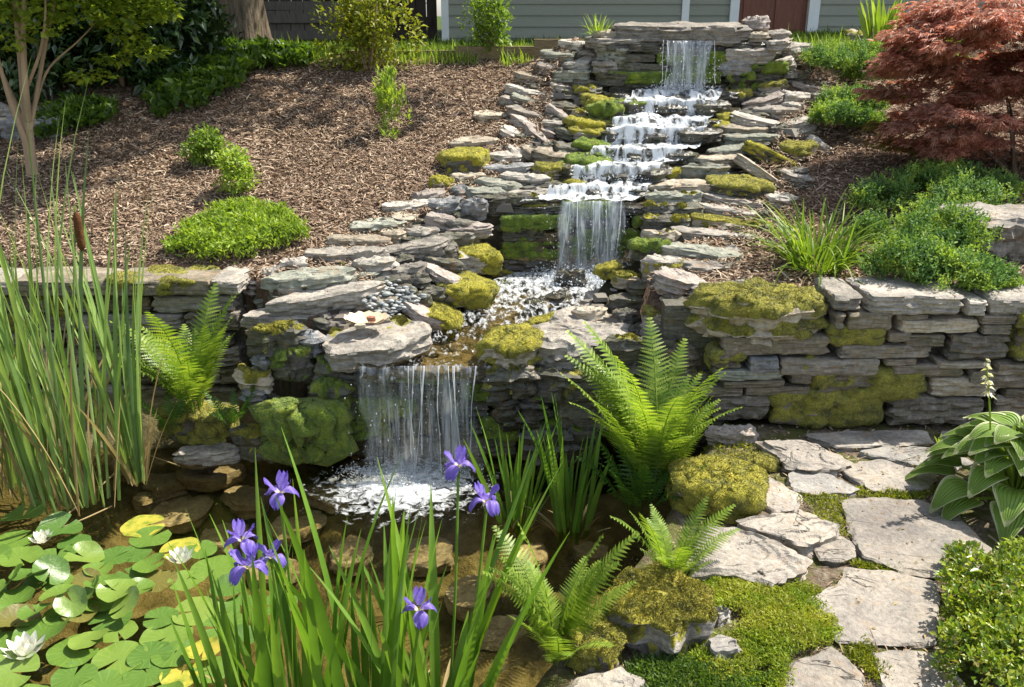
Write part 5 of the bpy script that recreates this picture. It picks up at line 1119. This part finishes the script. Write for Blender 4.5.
# --- red laceleaf maple
pm_ = hit(1013, 178); e = empty('japanese_maple', pm_); tag(e, 'weeping red laceleaf maple arching over shaded mulch', 'tree')
tips = []; r = np.random.default_rng(9); Vs = MB(); Vg = MB()
Ym = pm_[1]+.1
def mlayer(px, py, w, h, dY): p = at_y(px, py, Ym+dY); m = mpp(p); return (p[0], p[1], p[2], w*m/2, w*m/2*.8, h*m/2)
lay = []
for i in range(150):
    a = r.uniform(-1, 1); py = 10+150*r.random()**1.1; half = 128*math.sqrt(max(.08, 1-((py-105)/128)**2)) if py < 105 else 128-.35*(py-105)
    px = 1005+a*half; dY = r.uniform(-.45, .35)*(1-abs(a)*.5); lay.append(mlayer(px, py, r.uniform(40, 70), r.uniform(14, 24), dY))
lay += [mlayer(1000+q, 0+abs(q)*.12, 90, 26, .0) for q in (-60, -20, 25, 70)]
bl = np.array(lay); n = 24000; k = r.integers(len(bl), size=n); d = unit(r.normal(0, 1, (n, 3))); d[:, 2] *= .8; P = bl[k, :3]+d*bl[k, 3:]*r.uniform(.3, 1.05, (n, 1))
P = P[P[:, 2] > H(P[:, 0], P[:, 1])+.10]; n = len(P)
ctr = np.array([at_y(1010, 60, Ym)[0], Ym]); o_ = P[:, :2]-ctr; o_ = unit(o_); m = 7
A0 = unit(np.concatenate([o_*.8, np.full((n, 1), -.25)], 1)+r.normal(0, .25, (n, 3))); Sd = unit(np.cross(A0, np.array([0, 0, 1.])))
fa = np.tile(np.linspace(-1.15, 1.15, m), n); A = np.repeat(A0, m, 0)*np.cos(fa)[:, None]+np.repeat(Sd, m, 0)*np.sin(fa)[:, None]
A[:, 2] += r.normal(0, .12, n*m)-.05; ll = .050*(1-.35*np.abs(fa)/1.15)*np.repeat(r.uniform(.7, 1.2, n), m)
green = np.repeat((fbm(P*2.2, 3, 2) > .22) & (P[:, 2] < pm_[2]+.45), m)
for msk, mm, nm in ((~green, LM['red'], 'crown'), (green, LM['orange'], 'inner_foliage')):
    V, F = leaves(np.repeat(P, m, 0)[msk], A[msk], ll[msk], .0075, 4, .2, .12); part((V, F), nm, mm, e)
part(twigs(pm_, [tuple(b[:3]) for b in sorted(lay, key=lambda q: q[2])[40:46]], .014, 9, 7, n=9, rt=.15), 'trunk', barkd, e)
# --- ferns
def frond_arr(base, az, ln, rise, arch, wd, npair, r, leafy=.2):
    s0 = 26; u = np.linspace(0, 1, s0); th = rise+arch*u**1.3
    st = ln/(s0-1); dx, dz = np.sin(th), np.cos(th); X = np.concatenate([[0], np.cumsum((dx[1:]+dx[:-1])/2)])*st; Zc = np.concatenate([[0], np.cumsum((dz[1:]+dz[:-1])/2)])*st
    side = r.normal(0, .10)*ln*u**2; ca, sa = math.cos(az), math.sin(az)
    C = np.array(base)+np.stack([X*ca-side*sa, X*sa+side*ca, Zc], -1); T = unit(np.gradient(C, axis=0))
    Sv = unit(np.cross(T, np.array([ca*.0, sa*.0, 1.0])+np.array([-ca, -sa, 0])*.3)); Nv = np.cross(Sv, T)
    mb = MB(); mb.add(*tube(C, ln*.006*(1-.8*u), 4))
    us = np.linspace(leafy, .99, npair); prof = np.sin(np.clip((us-leafy)/(1-leafy), 0, 1)**.62*math.pi*.97+.03)**.85
    K = 8
    for sgn in (-1, 1):
        for uu, pw in zip(us, prof):
            c = np.array([np.interp(uu, u, C[:, i]) for i in range(3)]); t_ = np.array([np.interp(uu, u, T[:, i]) for i in range(3)]); s = np.array([np.interp(uu, u, Sv[:, i]) for i in range(3)])*sgn; nn = np.array([np.interp(uu, u, Nv[:, i]) for i in range(3)])
            L_ = wd*(pw+.05)*r.uniform(.9, 1.08); d = unit(s+t_*.42+nn*r.normal(0.02, .08)); bw = ln*(1-leafy)/npair*.95
            q = np.linspace(0, 1, 2*K+1); cen = c+d*(q*L_)[:, None]-nn*(q**2*L_*.16)[:, None]
            hw_ = bw*.5*(1-q**1.8)*np.where(np.arange(2*K+1) % 2 == 0, .30, 1.15)+.0004; fw = unit(np.cross(nn, d))
            V = np.stack([cen-fw*hw_[:, None], cen+fw*hw_[:, None]+0*nn[None]], 1).reshape(-1, 3); i = np.arange(2*K)*2
            mb.add(V, np.stack([i, i+1, i+3, i+2], -1))
    return mb.arr()
def fern(label, px, py, Y, hpx, n, seed, mat='fern', spread=.04, azr=None, arch=.9, zoff=0, wd=.17, tall=None, np_=20, nrw=1.):
    p = at_y(px, py, Y) if Y else hit(px, py); e = empty('fern', p); tag(e, label, 'fern', 'ferns of the pond edge'); r = np.random.default_rng(seed); Hh = hpx*mpp(p)
    for i in range(n):
        az = (i/n)*6.283+r.normal(0, .25) if azr is None else r.uniform(*azr)
        inner = r.random(); rise = .10+.85*inner+r.normal(0, .10); ln = Hh*(1.18-.25*inner)*r.uniform(.55, 1.12)
        b = np.array(p)+np.array([math.cos(az), math.sin(az), 0])*spread*r.random()
        V, F = frond_arr(b, az, ln, rise*.50*nrw, arch*r.uniform(.45, 1.1), ln*wd, np_, r)
        mk('frond', V-np.array(p), F, LM[mat], e, True)
    return e
fern('fern growing against the left rock face above the pond corner', 196, 412, 3.55, 106, 30, 151, np_=24, wd=.15)
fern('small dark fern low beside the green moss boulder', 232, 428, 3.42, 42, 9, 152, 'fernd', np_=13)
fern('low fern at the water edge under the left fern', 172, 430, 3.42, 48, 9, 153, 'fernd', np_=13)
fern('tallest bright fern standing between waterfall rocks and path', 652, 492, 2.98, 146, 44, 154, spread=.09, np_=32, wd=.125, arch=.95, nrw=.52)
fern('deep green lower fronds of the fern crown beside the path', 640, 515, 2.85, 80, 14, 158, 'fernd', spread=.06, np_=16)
fern('bright near fern between iris leaves and moss boulder', 556, 662, None, 130, 22, 155, spread=.03, np_=28, wd=.15)
fern('small arching fern between the two ferns beside the pale stone', 672, 584, None, 90, 20, 156, spread=.03, np_=24, wd=.15)
# --- hosta
def hosta(label, p, leafs, seed):
    e = empty('hosta', p); tag(e, label, 'hosta'); r = np.random.default_rng(seed)
    m, t, o = newmat('hosta_leaf'); a = N(t, 'Attribute', attribute_name='tint'); sep = N(t, 'SeparateColor'); L(t, a.outputs['Color'], sep.inputs[0])
    nz = noise(t, 40, 3); ed = math_(t, 'ADD', sep.outputs[0], math_(t, 'MULTIPLY', math_(t, 'SUBTRACT', nz, .5), .2))
    col = mix(t, ramp(t, ed, [(.80, (0, 0, 0)), (.87, (1, 1, 1))]), (.24, .38, .07), (.60, .64, .36))
    st = N(t, 'Math', operation='SINE'); L(t, math_(t, 'MULTIPLY', sep.outputs[1], 60.), st.inputs[0])
    pr = N(t, 'BsdfPrincipled'); L(t, col, pr.inputs['Base Color']); pr.inputs['Roughness'].default_value = .42; L(t, bump(t, st.outputs[0], .004, .8), pr.inputs['Normal'])
    tr = N(t, 'BsdfTranslucent'); L(t, col, tr.inputs[0]); mx = N(t, 'MixShader'); mx.inputs[0].default_value = .42; L(t, pr.outputs[0], mx.inputs[1]); L(t, tr.outputs[0], mx.inputs[2]); L(t, mx.outputs[0], o.inputs[0])
    for (az, out, hz, ln, dr) in leafs:
        nu, nv = 15, 17; mb = MB(); ca, sa = math.cos(az), math.sin(az); b = np.array([ca*out, sa*out, hz]); V = []; A = []
        for i in range(nu):
            q = -1+2*i/(nu-1)
            for j in range(nv):
                u = j/(nv-1); wv = .43*ln*(math.sin(math.pi*min(1, u**.62*.99))**.8)*(1-.25*u)+.001
                x = u*ln; y = q*wv; z = -dr*ln*u**2*.9+.10*ln*math.sin(u*2.4)+.22*wv*abs(q)**1.3+.012*ln*math.sin(q*3+u*9+az*7)
                V.append((b[0]+x*ca-y*sa, b[1]+x*sa+y*ca, b[2]+z)); ed_ = max(abs(q), (u-.25)*1.25 if u > .5 else 0); A.append((ed_, .5+q*.5, 0, 1))
        stem = smooth_path([(0, 0, 0), (b[0]*.5, b[1]*.5, hz*.75), tuple(b)], 8); 
        ob = mk('leaf', np.array(V), grid(nu, nv), m, e, attr={'tint': A}); V2, F2 = tube(stem, .0045, 6); mk('leaf_stalk', V2, F2, LM['lime'], ob)
    st_ = np.array([(-.10, 0, .1), (-.13, 0, .30), (-.17, -.01, .45), (-.20, -.02, .55)]); sc = mk('flower_stalk', *tube(smooth_path(st_, 14), np.linspace(.004, .0018, 14), 6), LM['lime'], e)
    mb = MB()
    for i in range(11):
        u = .62+.38*i/10; c = np.array([np.interp(u, [0, .33, .7, 1], st_[:, k_]) for k_ in range(3)]); a = r.uniform(0, 6.28); V, F = leaves(np.repeat(c[None], 4, 0), np.stack([np.cos(a+np.arange(4)*.5), np.sin(a+np.arange(4)*.5), np.full(4, -.3)], -1), .026*(1.2-.6*(u-.62)/.38), .010, i); mb.add(V, F)
    mk('flower', *mb.arr(), leaf_mat('hosta_flower', [(.62, .60, .52), (.70, .66, .62)], .4), sc)
    return e
ph = at_z(1022, 520, .0); r = np.random.default_rng(3); lf = []
for i in range(96):
    az = r.uniform(0, 6.28); lvl = r.random(); lf.append((az, .04+.16*lvl, .08+.24*(1-lvl)+r.uniform(-.02, .02), r.uniform(.115, .165)*(.9+.2*lvl), .15+.45*lvl))
hosta('large hosta with cream-edged leaves and one pale flower stalk beside the flagstone path', (ph[0]+.02, ph[1]+.10, 0), lf, 4)
# --- box shrub at the near right
p = at_z(1010, 650, 0); bl = []
r = np.random.default_rng(17)
for (a, b, w, h) in ((975, 580, 60, 40), (1010, 590, 70, 50), (960, 615, 50, 40), (1000, 635, 90, 60), (1040, 620, 90, 70), (970, 655, 60, 50), (1020, 680, 100, 70), (985, 695, 70, 60), (1060, 680, 100, 80), (958, 600, 36, 30), (963, 640, 36, 30), (1055, 585, 60, 50), (952, 585, 26, 22), (948, 618, 22, 20), (946, 668, 24, 22), (956, 560, 24, 18), (968, 556, 26, 16), (1020, 560, 40, 24), (942, 700, 30, 26)):
    q = at_z(a, b, .05); m = mpp(q); bl.append((q[0], q[1], .05+h*m*.25, w*m/2, w*m/2, h*m/2))
e = empty('box_shrub', (p[0], p[1], 0)); tag(e, 'low box shrub with small yellow-green leaves beside the big square flagstone', 'shrub')
part(cloud(bl, 13500, .017, .0105, 18, up=.5, out=.6, rnd=.6, gap=.22, gsc=13, zmin=.0), 'foliage', LM['box'], e)
part(twigs((p[0], p[1], 0), [b[:3] for b in bl], .005, 3), 'stem', barkd, e)
# --- cattails
for i, (px, py, Y, n, sp_, hp, lab) in enumerate([(22, 492, 3.12, 28, .15, 330, 'cattail clump standing nearest the picture edge over folded lily pads'), (66, 500, 3.08, 28, .12, 330, 'middle cattail clump carrying the brown seed head'), (96, 496, 3.12, 18, .09, 270, 'thin cattail clump right of the seed head'), (138, 478, 3.22, 20, .04, 250, 'small isolated cattail clump before the left fern'), (-50, 490, 3.1, 34, .16, 340, 'outermost cattail clump, cut by the picture edge'), (40, 470, 3.35, 22, .12, 280, 'rear cattail clump against the left wall')]):
    e = herb('cattail_clump', lab, px, py, hp*1.22, n, sp_, .0155, .085, .13, 'cattail', 160+i, Y=Y, cat='cattail', dead=10, group='cattails at the left pond edge')
    if i in (1, 4):
        b = np.array(e.location); top = at_y(75 if i == 1 else -60, 206, 3.1)
        sh = smooth_path([b, (b+top)/2+np.array([.01, 0, 0]), top], 14); s_ = part(tube(sh, .004, 6), 'seed_stalk', LM['cattail'], e)
        z = np.linspace(0, 1, 12); P = top+np.array([0, 0, -.16])+np.stack([z*0, z*0, z*.14], -1); V, F = tube(P, .014*np.clip(np.sin(np.clip(z, .03, .97)*math.pi)*3, .2, 1), 12)
        o = mk('seed_head', V-b, F, simple_mat('cattail_brown', (.10, .045, .018), .95, .1, .3, 90, .003), s_)
# twigs in the pond
r = np.random.default_rng(44)
for (a, b, lab) in (((48, 532), (112, 506), 'straight tan dead reed floating from the lily pads to the cattails'), ((115, 440), (180, 466), 'dead tan reed stalk leaning from the pond bank into the water'), ((118, 470), (60, 520), 'bent dead reed lying across the pond shallows')):
    P = np.array([at_z(*a, POND_Z+.012), at_z((a[0]+b[0])/2, (a[1]+b[1])/2+2, POND_Z+.02), at_z(*b, POND_Z+.012)]); V, F = tube(smooth_path(P, 10), .003, 6); tag(mk('reed_stalk', V, F, LM['dead']), lab, 'dead reed')
# --- iris clumps with flowers
pet = newmat('iris_petal'); m, t, o = pet
a = N(t, 'Attribute', attribute_name='tint'); sep = N(t, 'SeparateColor'); L(t, a.outputs['Color'], sep.inputs[0])
col = ramp(t, sep.outputs[0], [(.0, (.75, .55, .06)), (.14, (.75, .68, .55)), (.26, (.30, .22, .62)), (1., (.16, .10, .52))])
vn = noise(t, 260, 2, stretch=(1, 1, .3)); col = mix(t, .5, col, ramp(t, vn, [(.35, (.6, .6, .7)), (.65, (1.3, 1.25, 1.2))]), 'MULTIPLY')
pr = N(t, 'BsdfPrincipled'); L(t, col, pr.inputs['Base Color']); pr.inputs['Roughness'].default_value = .5; tr = N(t, 'BsdfTranslucent'); L(t, col, tr.inputs[0]); mx = N(t, 'MixShader'); mx.inputs[0].default_value = .45
L(t, pr.outputs[0], mx.inputs[1]); L(t, tr.outputs[0], mx.inputs[2]); L(t, mx.outputs[0], o.inputs[0]); IRM = m
def iris_flower(parent, c, sc, seed, yaw):
    sc = sc*.78
    r = np.random.default_rng(seed); mb = MB()
    for k in range(3):
        for kind in (0, 1):
            az = yaw+k*2.094+(1.047 if kind else 0)+r.normal(0, .1); nu, nv = 11, 13; V = []; A = []; ca, sa = math.cos(az), math.sin(az)
            for i in range(nu):
                q = -1+2*i/(nu-1)
                for j in range(nv):
                    u = j/(nv-1)
                    if kind == 0:   # fall: out, then drooping, broad end
                        w = .023*(.25+.75*math.sin(min(1, u*1.02)**1.5*2.6))*(1 if u < .97 else .6); th = .6+2.0*u**1.1
                        x = .055*(u*math.sin(1.15)+.10*u) ; z = .030*math.sin(u*2.0)-.045*u**2.2
                    else:           # standard: upright, leaning out a little
                        w = .016*(.3+.9*math.sin(u*2.6)); x = .010+.020*u+.012*u*u; z = .012+.040*u
                    y = q*w; z2 = z+.006*math.sin(q*6+u*7+seed)*u-(.35*w*abs(q)**2 if kind == 0 else -.2*w*abs(q))
                    V.append(((x*ca-y*sa)*sc+c[0], (x*sa+y*ca)*sc+c[1], z2*sc+c[2])); A.append((u if kind == 0 else .3+u*.7, 0, 0, 1))
            mb.add(V, grid(nu, nv), A)
    fl = mb.build('flower', IRM, parent)
    V, F = tube(np.array(c)+np.stack([np.zeros(6), np.zeros(6), np.linspace(-.045, .005, 6)], -1)*sc, np.array([.003, .006, .007, .006, .004, .003])*sc, 8); mk('bud_sheath', V, F, LM['bright'], fl)
def iris(label, px, py, spread, hp, n, wd, seed, fls=(), lean=.10, curve=.14, dead=9, z=POND_Z-.03):
    p = at_z(px, py, z); e = empty('iris_clump', p); tag(e, label, 'iris', 'water irises in the pond'); clump(e, n, spread, hp*mpp(p), wd, lean, curve, LM['iris'], seed, seg=12)
    if dead: clump(e, dead, spread, hp*.4*mpp(p), wd*.7, .5, .6, LM['dead'], seed+5, 'dead_leaves')
    for i, (fx, fy, dY, sc, yaw) in enumerate(fls):
        c = at_y(fx, fy, p[1]+dY)-np.array(p); b = np.array([c[0]*.45, c[1]*.3, 0]); s_ = mk('flower_stalk', *tube(smooth_path([b, (b+c)/2+np.array([.008, 0, .02]), c-np.array([0, 0, .03])], 14), .0038, 7), LM['iris'], e)
        iris_flower(s_, c, sc, seed+i, yaw)
    return e
iris('near left iris clump bearing the group of pale violet flowers', 300, 752, .13, 300, 27, .025, 171, [(280, 494, .0, 1.0, .4), (242, 541, -.08, .95, 1.1), (247, 568, -.12, 1.05, .1), (271, 558, -.02, .85, 2.0)])
iris('dense near iris clump right of the violet flowers with one low pale bloom', 372, 752, .11, 320, 26, .026, 172, [(419, 611, -.12, 1.0, .6)])
iris('near right iris clump with tall leaves below the two deep purple flowers', 436, 745, .10, 300, 22, .026, 173, [(458, 467, .22, 1.05, .2), (486, 502, .18, 1.05, 1.3)], lean=.16)
iris('slim iris clump in the pond just right of the waterfall foam', 515, 528, .055, 130, 24, .018, 174, lean=.14)
iris('slim iris clump at the foot of the tallest fern', 572, 534, .06, 150, 26, .020, 175, lean=.12)
iris('low iris shoots at the near left picture edge of the iris bed', 246, 762, .07, 230, 14, .026, 176)
# --- water lilies
lm, t, o = newmat('lily_pad'); g = N(t, 'NewGeometry'); oi = N(t, 'ObjectInfo'); a = N(t, 'Attribute', attribute_name='tint'); sep = N(t, 'SeparateColor'); L(t, a.outputs['Color'], sep.inputs[0])
base = mix(t, sep.outputs[1], ramp(t, oi.outputs['Random'], [(0, (.07, .15, .025)), (.5, (.12, .21, .03)), (1, (.18, .26, .045))]), ramp(t, noise(t, 26, 4), [(.30, (.12, .20, .02)), (.55, (.42, .38, .05)), (.8, (.50, .34, .06))]))
base = mix(t, sep.outputs[2], base, (.16, .11, .03))
ve = N(t, 'Math', operation='SINE'); L(t, math_(t, 'MULTIPLY', sep.outputs[0], 6.2832*15), ve.inputs[0]); base = mix(t, math_(t, 'MULTIPLY', ramp(t, ve.outputs[0], [(.92, (0, 0, 0)), (1., (1, 1, 1))]), .35), base, (.28, .36, .10))
pr = N(t, 'BsdfPrincipled'); L(t, base, pr.inputs['Base Color']); pr.inputs['Roughness'].default_value = .40; pr.inputs['Specular IOR Level'].default_value = .6; L(t, bump(t, noise(t, 30, 3), .004), pr.inputs['Normal'])
tr = N(t, 'BsdfTranslucent'); L(t, base, tr.inputs[0]); mx = N(t, 'MixShader'); mx.inputs[0].default_value = .22; L(t, pr.outputs[0], mx.inputs[1]); L(t, tr.outputs[0], mx.inputs[2]); L(t, mx.outputs[0], o.inputs[0])
PADS = [(60,529,46,0,0),(74,543,38,0,0),(22,517,46,0,1),(17,541,50,0,0),(57,556,40,0,0),(20,558,50,0,0),(144,526,44,1,0),(151,537,46,0,0),(180,549,44,1,0),(200,550,40,0,0),(84,557,38,0,0),(114,557,40,0,0),(134,554,36,0,0),(150,565,40,0,1),(117,591,40,0,2),(50,572,40,0,2),(60,594,40,0,2),(84,582,38,2,1),(7,584,44,0,2),(13,603,48,0,1),(17,622,46,2,1),(80,614,44,2,1),(110,619,44,0,0),(157,581,44,2,0),(214,569,50,0,0),(228,587,42,0,0),(196,611,50,0,0),(223,626,50,0,0),(167,637,56,0,0),(278,604,46,0,0),(44,634,56,0,0),(75,651,58,0,0),(119,659,58,0,0),(147,673,54,0,0),(174,654,44,0,0),(203,651,44,1,0),(181,675,44,1,0),(74,676,52,0,0),(104,688,52,0,0),(5,645,48,0,0),(12,672,58,0,0),(98,570,34,0,1),(100,602,36,0,1),(34,585,36,0,1),(240,604,34,0,0),(160,700,60,0,0),(20,705,60,0,0),(60,712,60,0,0),(-20,600,56,0,0),(-25,640,56,0,0),(-15,560,50,0,0),(130,575,36,0,0),(64,615,40,0,1),(90,590,38,0,2),(30,575,38,0,2),(72,602,36,0,2),(102,584,36,0,2),(36,612,40,0,2),(126,604,38,0,2),(58,584,34,0,1),(140,590,34,0,1),(118,632,44,0,0),(150,655,44,0,0),(90,640,44,0,1),(210,670,44,0,0),(240,640,40,0,0),(186,580,36,0,0),(160,618,40,0,0)]
FLW = [(43, 545, 1.0, 'water lily whose half-open white flower stands nearest the cattails, with its floating pads'), (182, 565, 1.15, 'water lily with a wide white flower right of the pads, some yellowing'), (27, 660, 1.45, 'water lily with the biggest white flower, in front of the other lilies')]
petm = leaf_mat('lily_petal', [(.78, .78, .70), (.84, .82, .78)], .35, .4, .3, tcol=(1, 1, .95)); stm = simple_mat('lily_stamen', (.75, .50, .06), .6, .2, .2, 60, 0)
lil = []
for (fx, fy, sc, lab) in FLW:
    p = at_z(fx, fy, POND_Z); e = empty('water_lily', p); tag(e, lab, 'water lily', 'water lilies in the pond'); lil.append((e, fx, fy))
    mb = MB(); r = np.random.default_rng(int(fx))
    for wh, (n, el, ln) in enumerate(((9, .35, .050), (8, .75, .045), (6, 1.1, .036))):
        for k in range(n):
            az = 6.283*k/n+wh*.3+r.normal(0, .08); nu, nv = 7, 9; V = []
            for i in range(nu):
                q = -1+2*i/(nu-1)
                for j in range(nv):
                    u = j/(nv-1); w = .010*math.sin(math.pi*(u**.8)*.96+.06)**.8; ang = el+.35*u; x = .004+ln*u*math.cos(ang); z = .006+ln*u*math.sin(ang)+.35*w*q*q; y = q*w
                    V.append(((x*math.cos(az)-y*math.sin(az))*sc, (x*math.sin(az)+y*math.cos(az))*sc, z*sc+.004))
            mb.add(V, grid(nu, nv))
    fo = mb.build('flower', petm, e); mb = MB()
    for k in range(26):
        a = r.uniform(0, 6.28); q = r.uniform(0, .008); V, F = tube(np.array([(math.cos(a)*q, math.sin(a)*q, .008), (math.cos(a)*(q+.004), math.sin(a)*(q+.004), .026)])*sc, .0011*sc, 4); mb.add(V, F)
    mb.build('stamens', stm, fo)
for i, (px, py, wp, ty, lift) in enumerate(PADS):
    if lift == 0 and (i*7) % 5 == 0: lift = 1
    wp *= (1, .9, 1.06, .95)[i % 4]
    z = POND_Z+.005+.0012*(i % 4)+(.016 if lift == 1 else .05 if lift == 2 else 0); p = at_z(px, py, z); e = min(lil, key=lambda q: (q[1]-px)**2+2*(q[2]-py)**2)[0]
    r = np.random.default_rng(400+i); R = wp*mpp(p)/2*.93; nu, nv = 56, 8; V = []; A = []; notch = .16; rot = r.uniform(0, 6.28); cup = (.10 if lift else .015)*r.uniform(.5, 1.5)
    for j in range(nu):
        f = j/(nu-1); an = notch+(6.283-2*notch)*f; edge = 1+.025*math.sin(an*3+i)+.012*math.sin(an*9+i*2)
        for k in range(nv):
            s = k/(nv-1); rr_ = R*s*edge*(1-.10*math.exp(-(min(f, 1-f)*16)**1.2)*s); zz = cup*R*s*s*(1.5+1.2*math.sin(an*2+i))+R*(.03*math.sin(an*5+i)+.05*max(0, math.sin(an*2+i*1.7))**3)*s**4
            V.append((rr_*math.cos(an), rr_*math.sin(an), zz)); A.append((f, 1. if ty == 1 else 0, .75 if ty == 2 else 0, 1))
    tilt = (.0, .14, .42)[lift]
    nm = mk('lily_pad', np.array(V), grid(nu, nv), lm, e, loc=np.array(p)-np.array(e.location), rot=(r.normal(-.25 if lift == 2 else 0, tilt*.6), r.normal(0, tilt), rot), attr={'tint': A})
    if ty: nm['label'] = 'yellowing lily pad' if ty == 1 else 'brown curled lily pad'
    elif lift == 2: nm['label'] = 'glossy lily pad held up above the water'
# fallen bits: dry leaves on path and stones
r = np.random.default_rng(91); n = 420; x = r.uniform(.1, 2.0, n); y = r.uniform(1.7, 3.3, n); k = x > xshore(y)+.1; x, y = x[k], y[k]; n = len(x)
V, F = leaves(np.stack([x, y, np.full(n, .022)], -1), np.stack([r.normal(0, 1, n), r.normal(0, 1, n), r.normal(.05, .12, n)], -1), .014*r.lognormal(0, .4, n), .007, 5)
tag(mk('leaf_litter', V, F, LM['dead']), 'dry leaf crumbs on the path', kind='stuff')
